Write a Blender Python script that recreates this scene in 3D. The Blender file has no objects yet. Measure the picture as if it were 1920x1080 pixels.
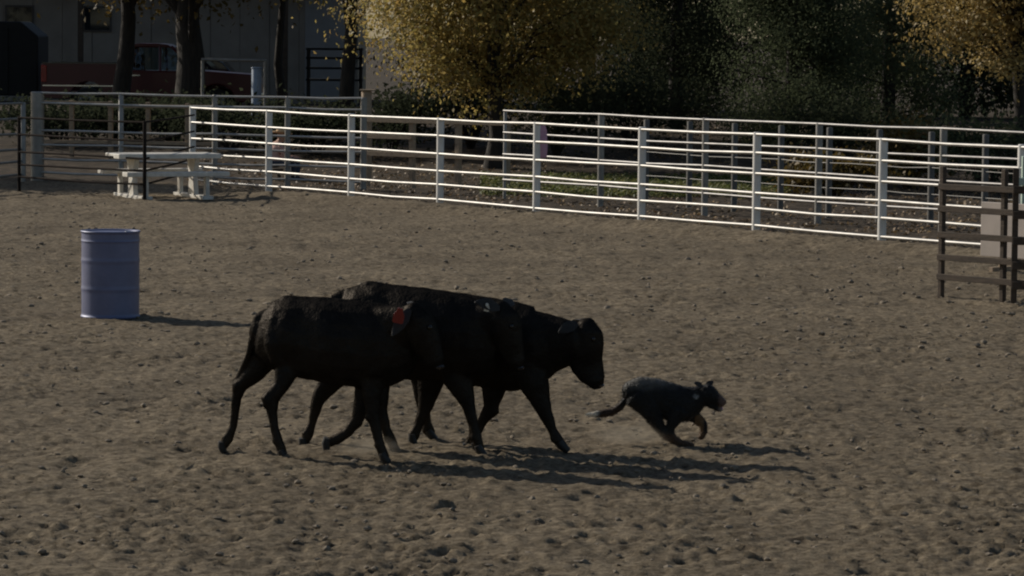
import bpy, bmesh, math, random
import numpy as np
from mathutils import Vector, Matrix

rng = random.Random(7)
nrng = np.random.default_rng(11)
scene = bpy.context.scene
COL = scene.collection

# ------------------------------------------------------------------ camera
CAM_H = 2.86
PITCH = math.radians(4.24)
ROLL = math.radians(0.573)
FPX = 6360.0                       # focal length in photo pixels (1920 wide)
cam_d = bpy.data.cameras.new("camera")
cam = bpy.data.objects.new("camera", cam_d)
COL.objects.link(cam)
cam_d.sensor_width = 36.0
cam_d.lens = 36.0 * FPX / 1920.0
cam_d.clip_start = 0.5
cam_d.clip_end = 6000
CAM_M = (Matrix.Translation((0, 0, CAM_H)) @ Matrix.Rotation(math.pi / 2 - PITCH, 4, 'X')
         @ Matrix.Rotation(ROLL, 4, 'Z'))
cam.matrix_world = CAM_M
scene.camera = cam

# ------------------------------------------------------------------ world + sun
SUN_AZ = Vector((-0.83, 0.56, 0)).normalized()     # towards the sun, seen from above
SUN_EL = math.radians(28)
sun_dir = Vector((SUN_AZ.x * math.cos(SUN_EL), SUN_AZ.y * math.cos(SUN_EL), math.sin(SUN_EL)))
world = bpy.data.worlds.new("World")
scene.world = world
world.use_nodes = True
wn = world.node_tree.nodes
wl = world.node_tree.links
bg = wn.get("Background") or wn.new("ShaderNodeBackground")
sky = wn.new("ShaderNodeTexSky")
sky.sky_type = 'NISHITA'
sky.sun_disc = False
sky.sun_elevation = SUN_EL
sky.sun_rotation = math.atan2(SUN_AZ.x, SUN_AZ.y)
wl.new(sky.outputs[0], bg.inputs[0])
bg.inputs[1].default_value = 0.075
sd = bpy.data.lights.new("sun", 'SUN')
sd.energy = 4.4
sd.angle = math.radians(0.5)
sd.color = (1.0, 0.93, 0.82)
sun = bpy.data.objects.new("sun", sd)
COL.objects.link(sun)
sun.rotation_euler = sun_dir.to_track_quat('Z', 'Y').to_euler()
sun.location = (-60, 60, 50)
scene.view_settings.view_transform = 'Standard'
scene.view_settings.look = 'None'
scene.view_settings.gamma = 1
scene.view_settings.use_curve_mapping = False
scene.view_settings.exposure = -0.27
scene.render.engine = 'CYCLES'
scene.cycles.max_bounces = 6
scene.cycles.filter_width = 2.1
scene.cycles.transparent_max_bounces = 8

# ------------------------------------------------------------------ helpers
CAM_R = CAM_M.to_3x3()
def ray(px, py):
    return CAM_R @ Vector(((px - 960) / FPX, (540 - py) / FPX, -1))
def at(px, py, Y):
    """the point at distance Y from the camera's stand that shows at that place of the photograph"""
    d = ray(px, py)
    t = Y / d.y
    return Vector((0, 0, CAM_H)) + d * t
def on_ground(px, py):
    d = ray(px, py)
    t = -CAM_H / d.z
    return Vector((0, 0, CAM_H)) + d * t

def tag(o, label=None, cat=None, group=None, kind=None):
    if label: o["label"] = label
    if cat: o["category"] = cat
    if group: o["group"] = group
    if kind: o["kind"] = kind
    return o
def empty(name, loc, rz=0.0):
    o = bpy.data.objects.new(name, None)
    COL.objects.link(o)
    o.location = loc
    o.rotation_euler = (0, 0, rz)
    o.empty_display_size = 0.2
    return o

class MB:
    def __init__(self):
        self.v, self.f = [], []
    def add(self, verts, faces):
        n = len(self.v)
        self.v += [tuple(p) for p in verts]
        self.f += [tuple(i + n for i in f) for f in faces]
    def box(self, c, s, M=None):
        x, y, z = s[0] / 2, s[1] / 2, s[2] / 2
        P = [Vector((sx * x, sy * y, sz * z)) for sz in (-1, 1) for sy in (-1, 1) for sx in (-1, 1)]
        if M is not None:
            P = [M @ p for p in P]
        c = Vector(c)
        self.add([p + c for p in P], [(0, 2, 3, 1), (4, 5, 7, 6), (0, 1, 5, 4), (2, 6, 7, 3), (1, 3, 7, 5), (0, 4, 6, 2)])
    def tube(self, pts, rad, n=10, cap=True):
        pts = [Vector(p) for p in pts]
        if not hasattr(rad, '__len__'):
            rad = [rad] * len(pts)
        rings = []
        ref = None
        for i, p in enumerate(pts):
            a = pts[max(i - 1, 0)]; b = pts[min(i + 1, len(pts) - 1)]
            t = (b - a).normalized()
            if ref is None:
                ref = Vector((0, 0, 1)) if abs(t.z) < 0.9 else Vector((1, 0, 0))
            u = (ref - t * ref.dot(t)).normalized()
            ref = u
            w = t.cross(u)
            rings.append([p + (u * math.cos(k * 2 * math.pi / n) + w * math.sin(k * 2 * math.pi / n)) * rad[i] for k in range(n)])
        V = [q for r in rings for q in r]
        F = []
        for i in range(len(pts) - 1):
            for k in range(n):
                F.append((i * n + k, i * n + (k + 1) % n, (i + 1) * n + (k + 1) % n, (i + 1) * n + k))
        if cap:
            F.append(tuple(reversed(range(n))))
            F.append(tuple((len(pts) - 1) * n + k for k in range(n)))
        self.add(V, F)
    def lathe(self, prof, n=32, c=(0, 0, 0)):
        c = Vector(c)
        V, F = [], []
        for r, z in prof:
            for k in range(n):
                a = 2 * math.pi * k / n
                V.append(c + Vector((r * math.cos(a), r * math.sin(a), z)))
        for i in range(len(prof) - 1):
            for k in range(n):
                F.append((i * n + k, i * n + (k + 1) % n, (i + 1) * n + (k + 1) % n, (i + 1) * n + k))
        F.append(tuple(reversed(range(n))))
        F.append(tuple((len(prof) - 1) * n + k for k in range(n)))
        self.add(V, F)
    def prism(self, outline, y0, y1):
        """closed outline in x,z pushed from y0 to y1"""
        n = len(outline)
        V = [(x, y0, z) for x, z in outline] + [(x, y1, z) for x, z in outline]
        F = [tuple(range(n)), tuple(reversed(range(n, 2 * n)))]
        for i in range(n):
            j = (i + 1) % n
            F.append((i, i + n, j + n, j))
        self.add(V, F)
    def build(self, name, material, parent=None, smooth=False, bevel=0.0, world=False):
        me = bpy.data.meshes.new(name)
        V = self.v
        me.from_pydata(V, [], self.f)
        me.validate()
        if bevel or True:
            bm = bmesh.new(); bm.from_mesh(me)
            bmesh.ops.recalc_face_normals(bm, faces=bm.faces)
            if bevel:
                bmesh.ops.bevel(bm, geom=[e for e in bm.edges if len(e.link_faces) == 2 and e.calc_face_angle(0) > 0.6],
                                offset=bevel, segments=2, affect='EDGES', profile=0.5)
            bm.to_mesh(me); bm.free()
        me.materials.append(material)
        if smooth:
            me.polygons.foreach_set("use_smooth", [True] * len(me.polygons))
            try:
                me.set_sharp_from_angle(angle=math.radians(40))
            except Exception:
                pass
        o = bpy.data.objects.new(name, me)
        COL.objects.link(o)
        if parent is not None:
            o.parent = parent
            if world:                       # verts were given in world space
                o.matrix_parent_inverse = parent_world(parent).inverted()
        return o
def parent_world(o):
    M = Matrix.Translation(o.location) @ o.rotation_euler.to_matrix().to_4x4()
    if o.parent is not None:
        M = parent_world(o.parent) @ o.matrix_parent_inverse @ M
    return M

def mesh_np(name, V, F, material, parent=None):
    me = bpy.data.meshes.new(name)
    me.vertices.add(len(V)); me.vertices.foreach_set('co', np.asarray(V, np.float32).ravel())
    me.loops.add(F.size); me.loops.foreach_set('vertex_index', F.ravel().astype(np.int32))
    me.polygons.add(len(F))
    k = F.shape[1]
    me.polygons.foreach_set('loop_start', np.arange(0, F.size, k, dtype=np.int32))
    me.polygons.foreach_set('loop_total', np.full(len(F), k, dtype=np.int32))
    me.update(); me.validate()
    me.materials.append(material)
    o = bpy.data.objects.new(name, me); COL.objects.link(o)
    if parent is not None: o.parent = parent
    return o

# ------------------------------------------------------------------ materials
def new_mat(name):
    m = bpy.data.materials.new(name)
    m.use_nodes = True
    return m, m.node_tree.nodes, m.node_tree.links, m.node_tree.nodes["Principled BSDF"]
def mat(name, c1, c2=None, rough=0.7, metal=0.0, scale=6.0, bump=0.0, bscale=None, spec=None, sheen=0.0, stretch=None, coat=0.0, coat_rough=0.08):
    m, N, L, b = new_mat(name)
    b.inputs["Roughness"].default_value = rough
    b.inputs["Metallic"].default_value = metal
    if spec is not None: b.inputs["Specular IOR Level"].default_value = spec
    if sheen: b.inputs["Sheen Weight"].default_value = sheen
    if coat:
        b.inputs["Coat Weight"].default_value = coat
        b.inputs["Coat Roughness"].default_value = coat_rough
    tc = N.new("ShaderNodeTexCoord")
    vec = tc.outputs["Object"]
    if stretch:
        mp = N.new("ShaderNodeMapping"); mp.inputs["Scale"].default_value = stretch
        L.new(vec, mp.inputs[0]); vec = mp.outputs[0]
    if c2 is None:
        c2 = tuple(c * 0.72 for c in c1)
    nz = N.new("ShaderNodeTexNoise")
    nz.inputs["Scale"].default_value = scale
    nz.inputs["Detail"].default_value = 7
    nz.inputs["Roughness"].default_value = 0.62
    L.new(vec, nz.inputs["Vector"])
    cr = N.new("ShaderNodeValToRGB")
    cr.color_ramp.elements[0].position = 0.35; cr.color_ramp.elements[0].color = (*c2, 1)
    cr.color_ramp.elements[1].position = 0.68; cr.color_ramp.elements[1].color = (*c1, 1)
    L.new(nz.outputs[0], cr.inputs[0])
    L.new(cr.outputs[0], b.inputs["Base Color"])
    if bump:
        n2 = N.new("ShaderNodeTexNoise")
        n2.inputs["Scale"].default_value = bscale or scale * 4
        n2.inputs["Detail"].default_value = 5
        L.new(vec, n2.inputs["Vector"])
        bp = N.new("ShaderNodeBump"); bp.inputs["Strength"].default_value = bump
        bp.inputs["Distance"].default_value = 0.02
        L.new(n2.outputs[0], bp.inputs["Height"]); L.new(bp.outputs[0], b.inputs["Normal"])
    return m
def leaf_mat(name, cols, trans=0.45, rough=0.55):
    m, N, L, b = new_mat(name)
    g = N.new("ShaderNodeNewGeometry")
    cr = N.new("ShaderNodeValToRGB")
    els = cr.color_ramp.elements
    while len(els) < len(cols): els.new(0.5)
    for i, c in enumerate(cols):
        els[i].position = i / (len(cols) - 1); els[i].color = (*c, 1)
    L.new(g.outputs["Random Per Island"], cr.inputs[0])
    L.new(cr.outputs[0], b.inputs["Base Color"])
    b.inputs["Roughness"].default_value = rough
    b.inputs["Specular IOR Level"].default_value = 0.3 if rough < 0.6 else 0.0
    t = N.new("ShaderNodeBsdfTranslucent")
    L.new(cr.outputs[0], t.inputs[0])
    mx = N.new("ShaderNodeMixShader"); mx.inputs[0].default_value = trans
    L.new(b.outputs[0], mx.inputs[1]); L.new(t.outputs[0], mx.inputs[2])
    out = [n for n in N if n.type == 'OUTPUT_MATERIAL'][0]
    L.new(mx.outputs[0], out.inputs[0])
    return m

M = {}
M['galv'] = mat('galvanised_pipe', (0.50, 0.48, 0.44), (0.34, 0.325, 0.30), rough=0.47, metal=0.5, scale=3, bump=0.05)
M['galv_old'] = mat('weathered_pipe', (0.33, 0.315, 0.29), (0.22, 0.21, 0.19), rough=0.5, metal=0.4, scale=4, bump=0.05)
M['galv_shaded'] = mat('shaded_pipe', (0.32, 0.305, 0.285), (0.2, 0.19, 0.18), rough=0.46, metal=0.5, scale=4, bump=0.05)  # darker pipe copy: tree shade on the alley rails put into the colour
M['post_grey'] = mat('grey_post', (0.16, 0.15, 0.135), (0.10, 0.095, 0.085), rough=0.85, scale=6, bump=0.2)
M['galv_post'] = mat('pale_post_paint', (0.80, 0.775, 0.73), (0.62, 0.60, 0.56), rough=0.5, metal=0.15, scale=4, bump=0.05)
M['rust_pipe'] = mat('dark_rusty_pipe', (0.035, 0.026, 0.021), (0.018, 0.014, 0.012), rough=0.95, scale=9, bump=0.1, spec=0.1)
M['old_wood'] = mat('old_dark_wood', (0.095, 0.066, 0.044), (0.05, 0.036, 0.024), rough=0.85, scale=4, bump=0.35, stretch=(1, 1, 9))
M['tan_wood'] = mat('pale_weathered_wood', (0.42, 0.31, 0.2), (0.26, 0.19, 0.13), rough=0.8, scale=4, bump=0.25, stretch=(1, 6, 6))
M['cream'] = mat('cream_board', (0.50, 0.42, 0.36), (0.40, 0.34, 0.29), rough=0.6, scale=2.5)
M['table'] = mat('white_table_paint', (0.78, 0.74, 0.66), (0.55, 0.51, 0.44), rough=0.5, scale=7, bump=0.1)
M['palegreen'] = mat('pale_green_paint', (0.42, 0.52, 0.44), (0.34, 0.42, 0.36), rough=0.5, scale=4)
def hide_material():
    m, N, L, b = new_mat('black_hide')
    N.remove(b)
    tc = N.new("ShaderNodeTexCoord")
    nz = N.new("ShaderNodeTexNoise"); nz.inputs["Scale"].default_value = 9; nz.inputs["Detail"].default_value = 6
    L.new(tc.outputs["Object"], nz.inputs["Vector"])
    cr = N.new("ShaderNodeValToRGB")
    cr.color_ramp.elements[0].position = 0.4; cr.color_ramp.elements[0].color = (0.003, 0.0026, 0.0022, 1)
    cr.color_ramp.elements[1].position = 0.75; cr.color_ramp.elements[1].color = (0.0105, 0.0088, 0.0072, 1)
    L.new(nz.outputs[0], cr.inputs[0])
    # arena dust caked on the lower legs
    sep = N.new("ShaderNodeSeparateXYZ"); L.new(tc.outputs["Object"], sep.inputs[0])
    mr = N.new("ShaderNodeMapRange"); mr.inputs[1].default_value = 0.34; mr.inputs[2].default_value = 0.03; mr.inputs[3].default_value = 0.0; mr.inputs[4].default_value = 0.4
    L.new(sep.outputs["Z"], mr.inputs[0])
    nd = N.new("ShaderNodeTexNoise"); nd.inputs["Scale"].default_value = 16; L.new(tc.outputs["Object"], nd.inputs["Vector"])
    mm = N.new("ShaderNodeMath"); mm.operation = 'MULTIPLY'; L.new(mr.outputs[0], mm.inputs[0]); L.new(nd.outputs[0], mm.inputs[1])
    mx = N.new("ShaderNodeMixRGB"); mx.inputs[2].default_value = (0.10, 0.075, 0.05, 1)
    L.new(mm.outputs[0], mx.inputs[0]); L.new(cr.outputs[0], mx.inputs[1])
    d = N.new("ShaderNodeBsdfDiffuse"); L.new(mx.outputs[0], d.inputs[0])
    g = N.new("ShaderNodeBsdfGlossy"); g.inputs["Roughness"].default_value = 0.5; g.inputs[0].default_value = (0.019, 0.0168, 0.0145, 1)
    a = N.new("ShaderNodeAddShader"); L.new(d.outputs[0], a.inputs[0]); L.new(g.outputs[0], a.inputs[1])
    n2 = N.new("ShaderNodeTexNoise"); n2.inputs["Scale"].default_value = 55; L.new(tc.outputs["Object"], n2.inputs["Vector"])
    bp = N.new("ShaderNodeBump"); bp.inputs["Strength"].default_value = 0.3; bp.inputs["Distance"].default_value = 0.02
    L.new(n2.outputs[0], bp.inputs["Height"]); L.new(bp.outputs[0], d.inputs["Normal"]); L.new(bp.outputs[0], g.inputs["Normal"])
    out = [n for n in N if n.type == 'OUTPUT_MATERIAL'][0]; L.new(a.outputs[0], out.inputs[0])
    return m
M['hide'] = hide_material()
M['ear'] = mat('ear_hair', (0.027, 0.023, 0.019), (0.012, 0.010, 0.009), rough=0.8, scale=40, bump=0.4)
M['nose'] = mat('wet_nose', (0.030, 0.028, 0.027), (0.02, 0.018, 0.018), rough=0.3, scale=30)
M['hoof'] = mat('hoof_horn', (0.018, 0.015, 0.012), (0.009, 0.008, 0.007), rough=0.6, scale=20)
M['eye'] = mat('wet_eye', (0.01, 0.008, 0.006), rough=0.08, scale=5)
M['red_tag'] = mat('red_tag_plastic', (0.22, 0.022, 0.017), (0.16, 0.016, 0.013), rough=0.4, scale=6)
M['white_tag'] = mat('white_tag_plastic', (0.8, 0.78, 0.7), rough=0.35, scale=6)
M['drum'] = mat('blue_drum_paint', (0.135, 0.152, 0.27), (0.10, 0.114, 0.21), rough=0.48, metal=0.2, spec=0.9, scale=3.5, bump=0.03)
M['bark'] = mat('dark_bark', (0.042, 0.033, 0.024), (0.018, 0.014, 0.011), rough=0.9, scale=5, bump=0.9, bscale=12, stretch=(3, 3, 0.6))
M['barnwall'] = mat('grey_barn_siding', (0.31, 0.275, 0.23), (0.24, 0.212, 0.178), rough=0.75, scale=1.2)
M['barnpale'] = mat('pale_barn_door', (0.34, 0.335, 0.33), (0.28, 0.275, 0.27), rough=0.7, scale=1.5)
M['roof'] = mat('roof_sheet', (0.10, 0.085, 0.07), (0.06, 0.05, 0.045), rough=0.6, scale=3)
M['darkpaint'] = mat('dark_trailer_paint', (0.008, 0.008, 0.008), (0.006, 0.006, 0.006), rough=0.8, scale=3)
M['redpaint'] = mat('red_truck_paint', (0.085, 0.005, 0.006), (0.07, 0.004, 0.005), rough=0.4, scale=2, coat=0.15)
M['blackpaint'] = mat('black_car_paint', (0.010, 0.010, 0.012), rough=0.25, scale=2, coat=0.6)
M['glass'] = mat('vehicle_glass', (0.02, 0.025, 0.03), rough=0.05, scale=1, spec=0.9)
M['chrome'] = mat('chrome_trim', (0.7, 0.7, 0.7), rough=0.2, metal=1.0, scale=2)
M['rubber'] = mat('tyre_rubber', (0.02, 0.02, 0.02), rough=0.85, scale=8)
M['lamp_red'] = mat('tail_lamp_plastic', (0.35, 0.02, 0.02), rough=0.2, scale=4)
M['lamp_clear'] = mat('head_lamp_plastic', (0.6, 0.6, 0.6), rough=0.15, scale=4)
M['bluepost'] = mat('faded_blue_post', (0.30, 0.36, 0.44), (0.22, 0.27, 0.34), rough=0.5, scale=4)
M['pink'] = mat('pink_cloth', (0.60, 0.36, 0.46), (0.50, 0.28, 0.38), rough=0.9, scale=9, bump=0.2)
M['straw'] = mat('straw_hat', (0.66, 0.48, 0.28), (0.5, 0.34, 0.19), rough=0.85, scale=30, bump=0.3)
M['shirt'] = mat('pale_pink_shirt', (0.66, 0.42, 0.34), (0.55, 0.34, 0.28), rough=0.9, scale=10, bump=0.15)
M['denim'] = mat('denim', (0.05, 0.065, 0.10), rough=0.9, scale=20, bump=0.15)
M['skin'] = mat('skin', (0.45, 0.26, 0.18), (0.40, 0.22, 0.15), rough=0.55, scale=12)
M['hairbrown'] = mat('brown_hair', (0.05, 0.03, 0.02), rough=0.7, scale=20)
M['leaf_yellow'] = leaf_mat('autumn_leaves', [(0.42, 0.29, 0.085), (0.31, 0.26, 0.085), (0.48, 0.35, 0.12), (0.23, 0.21, 0.07), (0.38, 0.25, 0.085)], 0.55)
M['leaf_gold'] = leaf_mat('golden_leaves', [(0.46, 0.32, 0.10), (0.38, 0.28, 0.10), (0.52, 0.38, 0.15), (0.28, 0.21, 0.08)], 0.45)
M['leaf_brown'] = leaf_mat('brown_leaves', [(0.14, 0.09, 0.025), (0.09, 0.07, 0.02), (0.19, 0.12, 0.03)], 0.35)
M['leaf_dark'] = leaf_mat('evergreen_needles', [(0.044, 0.052, 0.031), (0.052, 0.060, 0.036), (0.038, 0.046, 0.028), (0.057, 0.064, 0.040)], 0.4, 0.9)
M['leaf_mid'] = leaf_mat('juniper_needles', [(0.088, 0.104, 0.058), (0.096, 0.112, 0.062), (0.080, 0.096, 0.053), (0.10, 0.114, 0.066)], 0.5, 0.9)
M['grass'] = leaf_mat('yard_grass', [(0.09, 0.12, 0.03), (0.16, 0.17, 0.05), (0.2, 0.18, 0.07), (0.07, 0.10, 0.025)], 0.4)
M['litter'] = leaf_mat('fallen_leaves', [(0.22, 0.14, 0.07), (0.14, 0.09, 0.05), (0.3, 0.2, 0.09), (0.1, 0.07, 0.045)], 0.15)
M['hay'] = mat('hay', (0.42, 0.32, 0.15), (0.28, 0.2, 0.09), rough=0.95, scale=18, bump=0.8, bscale=60)
M['stone_pale'] = mat('pale_clod', (0.27, 0.22, 0.16), (0.15, 0.12, 0.085), rough=0.95, scale=10)

def dirt_material():
    m, N, L, b = new_mat('arena_dirt')
    b.inputs["Roughness"].default_value = 0.95
    b.inputs["Specular IOR Level"].default_value = 0.15
    tc = N.new("ShaderNodeTexCoord")
    def noise(scale, detail=6, rough=0.6, stretch=None):
        n = N.new("ShaderNodeTexNoise")
        n.inputs["Scale"].default_value = scale; n.inputs["Detail"].default_value = detail
        n.inputs["Roughness"].default_value = rough
        L.new(tc.outputs["Object"], n.inputs["Vector"])
        return n
    def ramp(n, p0, c0, p1, c1):
        r = N.new("ShaderNodeValToRGB")
        r.color_ramp.elements[0].position = p0; r.color_ramp.elements[0].color = (*c0, 1)
        r.color_ramp.elements[1].position = p1; r.color_ramp.elements[1].color = (*c1, 1)
        L.new(n, r.inputs[0]); return r
    fine = ramp(noise(13, 9, 0.75).outputs[0], 0.40, (0.114, 0.090, 0.060), 0.62, (0.298, 0.243, 0.166))
    big = ramp(noise(0.55, 5).outputs[0], 0.33, (0.72, 0.70, 0.68), 0.7, (1.10, 1.08, 1.05))
    mul = N.new("ShaderNodeMixRGB"); mul.blend_type = 'MULTIPLY'; mul.inputs[0].default_value = 1
    L.new(fine.outputs[0], mul.inputs[1]); L.new(big.outputs[0], mul.inputs[2])
    # damp darker crumbs and pale dry crumbs
    vor = N.new("ShaderNodeTexVoronoi"); vor.inputs["Scale"].default_value = 14
    L.new(tc.outputs["Object"], vor.inputs["Vector"])
    spots = ramp(vor.outputs["Color"], 0.08, (0.55, 0.53, 0.5), 0.22, (1, 1, 1))
    mul2 = N.new("ShaderNodeMixRGB"); mul2.blend_type = 'MULTIPLY'; mul2.inputs[0].default_value = 0.75
    L.new(mul.outputs[0], mul2.inputs[1]); L.new(spots.outputs[0], mul2.inputs[2])
    dk = ramp(noise(5.5, 9, 0.75).outputs[0], 0.34, (0.40, 0.37, 0.35), 0.47, (1, 1, 1))
    mul3 = N.new("ShaderNodeMixRGB"); mul3.blend_type = 'MULTIPLY'; mul3.inputs[0].default_value = 0.8
    L.new(mul2.outputs[0], mul3.inputs[1]); L.new(dk.outputs[0], mul3.inputs[2]); mul2 = mul3
    # the yard beyond the fence: browner soil with leaf litter, its tone darkened for deep shade
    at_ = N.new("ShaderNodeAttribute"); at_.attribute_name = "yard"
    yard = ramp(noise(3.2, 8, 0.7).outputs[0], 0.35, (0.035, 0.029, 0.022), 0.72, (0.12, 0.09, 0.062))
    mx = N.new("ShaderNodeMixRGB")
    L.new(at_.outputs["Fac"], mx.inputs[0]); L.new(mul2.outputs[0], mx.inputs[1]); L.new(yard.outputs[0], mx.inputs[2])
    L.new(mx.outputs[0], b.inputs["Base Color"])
    bp = N.new("ShaderNodeBump"); bp.inputs["Strength"].default_value = 0.9; bp.inputs["Distance"].default_value = 0.03
    L.new(noise(20, 8, 0.75).outputs[0], bp.inputs["Height"])
    L.new(bp.outputs[0], b.inputs["Normal"])
    return m
M['dirt'] = dirt_material()

# ------------------------------------------------------------------ ground
_perm = np.random.default_rng(5).permutation(512).astype(np.int64)
_perm = np.concatenate([_perm, _perm])
_gr = np.random.default_rng(6).uniform(0, 2 * np.pi, 512)
_gx, _gy = np.cos(_gr), np.sin(_gr)
def perlin(x, y):
    xi = np.floor(x).astype(np.int64); yi = np.floor(y).astype(np.int64)
    xf = x - xi; yf = y - yi
    xi &= 511; yi &= 511
    u = xf * xf * xf * (xf * (xf * 6 - 15) + 10); v = yf * yf * yf * (yf * (yf * 6 - 15) + 10)
    def g(ix, iy, dx, dy):
        h = _perm[(_perm[ix & 511] + iy) & 511]
        return _gx[h] * dx + _gy[h] * dy
    n00 = g(xi, yi, xf, yf); n10 = g(xi + 1, yi, xf - 1, yf)
    n01 = g(xi, yi + 1, xf, yf - 1); n11 = g(xi + 1, yi + 1, xf - 1, yf - 1)
    a = n00 + u * (n10 - n00); c = n01 + u * (n11 - n01)
    return a + v * (c - a)

FA = on_ground(658, 375); FB = on_ground(1653, 460)      # two post feet of the arena fence
FDIR = (FB - FA); SPAN = FDIR.length / 5; FDIR.normalize()
FN = Vector((FDIR.y, -FDIR.x, 0))
if FN.y < 0: FN = -FN                                    # points away from the arena
def smooth01(a, b, x):
    t = np.clip((x - a) / (b - a), 0, 1)
    return t * t * (3 - 2 * t)
def base_height(x, y):
    dist = (x - FA.x) * FN.x + (y - FA.y) * FN.y         # distance behind the arena fence line
    along = (x - FA.x) * FDIR.x + (y - FA.y) * FDIR.y
    rise = 0.70 * smooth01(66, 86, y)
    berm = 0.13 * np.exp(-((dist + 0.75) / 0.5) ** 2) * smooth01(-4, 0, along)
    return rise + berm * (y < 75)
def gz(x, y):
    return float(base_height(np.array(float(x)), np.array(float(y))))

def make_ground():
    ys = [1.0, 4.0, 8.0, 11.0, 13.0]
    y = 14.5
    while y < 68: ys.append(y); y *= 1.00175
    while y < 130: ys.append(y); y *= 1.006
    while y < 2600: ys.append(y); y *= 1.12
    us = list(np.arange(-0.205, 0.2051, 0.00125))
    u = 0.205; st = 0.004
    side = []
    while u < 2.5:
        u += st; st *= 1.35; side.append(u)
    us = [-s for s in reversed(side)] + us + side
    Y, U = np.meshgrid(np.array(ys), np.array(us), indexing='ij')
    X = U * Y
    Z = base_height(X, Y)
    fade = (1 - smooth01(64, 90, Y)) * smooth01(8, 14, Y)
    # trampled soil: hoof hollows, ridges, crumbs
    h = 0.030 * perlin(X * 0.55, Y * 0.55)
    h += 0.026 * perlin(X * 2.6 + 7, Y * 2.2 + 3)
    n = perlin(X * 5.6 + 31, Y * 4.6 + 11)
    h += 0.022 * n - 0.034 * np.clip(n - 0.22, 0, 1) * 1.5
    rough = 0.35 + 0.9 * smooth01(-0.25, 0.35, perlin(X * 0.8 + 50, Y * 0.6))          # churned and smoother patches
    h += rough * 0.017 * (0.5 - np.abs(perlin(X * 8.0 + 3, Y * 7.0 + 9)) * 2)
    h += rough * 0.014 * perlin(X * 15 + 40, Y * 13)
    h += rough * 0.012 * perlin(X * 29, Y * 25)
    crumb = perlin(X * 12 + 70, Y * 10 + 20)
    h += 0.014 * smooth01(0.30, 0.44, crumb) - 0.013 * smooth01(0.32, 0.46, -crumb)
    pit = perlin(X * 3.3 + 90, Y * 2.9 + 60)
    h -= 0.022 * smooth01(0.34, 0.5, pit)
    h += 0.016 * perlin(X * 0.9 + 17, Y * 5.2 + 3) * smooth01(-0.3, 0.3, perlin(X * 0.3, Y * 0.25 + 8))      # harrow streaks
    ya = np.array(ys); ua = np.array(us)
    pr = np.random.default_rng(21)
    for _ in range(2700):                                                # hoof prints with pushed-up rims
        py = 15 * (60 / 15) ** (pr.random() ** 0.9); pu = pr.uniform(-0.2, 0.2); px_ = pu * py
        if (px_ - FA.x) * FN.x + (py - FA.y) * FN.y > -0.8: continue
        rr = pr.uniform(0.045, 0.085); R_ = rr * 2.6
        i0, i1 = np.searchsorted(ya, [py - R_, py + R_]); j0, j1 = np.searchsorted(ua, [(px_ - R_) / py, (px_ + R_) / py])
        if i1 - i0 < 2 or j1 - j0 < 2: continue
        an = pr.uniform(0, 3.14); dx = X[i0:i1, j0:j1] - px_; dy = Y[i0:i1, j0:j1] - py
        a_ = dx * math.cos(an) + dy * math.sin(an); b_ = -dx * math.sin(an) + dy * math.cos(an)
        q = np.sqrt((a_ / rr) ** 2 + (b_ / (rr * 0.75)) ** 2)
        dp = pr.uniform(0.008, 0.026)
        h[i0:i1, j0:j1] += -dp * np.exp(-(q / 0.85) ** 4) + 0.45 * dp * np.exp(-((q - 1.45) / 0.35) ** 2) * (0.5 + 0.5 * np.sin(3 * np.arctan2(b_, a_) + an))
    Z = Z + h * (0.08 + 0.92 * fade)
    ny, nx = Y.shape
    V = np.stack([X, Y, Z], -1).reshape(-1, 3).astype(np.float32)
    idx = np.arange(ny * nx).reshape(ny, nx)
    Q = np.stack([idx[:-1, :-1], idx[:-1, 1:], idx[1:, 1:], idx[1:, :-1]], -1).reshape(-1, 4)
    me = bpy.data.meshes.new('ground')
    me.vertices.add(len(V)); me.vertices.foreach_set('co', V.ravel())
    me.loops.add(Q.size); me.loops.foreach_set('vertex_index', Q.ravel().astype(np.int32))
    me.polygons.add(len(Q))
    me.polygons.foreach_set('loop_start', np.arange(0, Q.size, 4, dtype=np.int32))
    me.polygons.foreach_set('loop_total', np.full(len(Q), 4, dtype=np.int32))
    me.polygons.foreach_set('use_smooth', np.ones(len(Q), dtype=bool))
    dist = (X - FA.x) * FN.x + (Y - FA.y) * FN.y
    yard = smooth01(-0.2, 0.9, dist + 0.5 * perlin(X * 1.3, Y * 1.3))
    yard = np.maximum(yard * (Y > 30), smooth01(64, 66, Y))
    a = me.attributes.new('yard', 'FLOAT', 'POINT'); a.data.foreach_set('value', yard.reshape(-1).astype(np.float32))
    me.update(); me.validate()
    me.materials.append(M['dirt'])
    o = bpy.data.objects.new('ground', me); COL.objects.link(o)
    tag(o, kind='structure')
    o["label"] = "trampled brown dirt of the arena"
make_ground()

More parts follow.
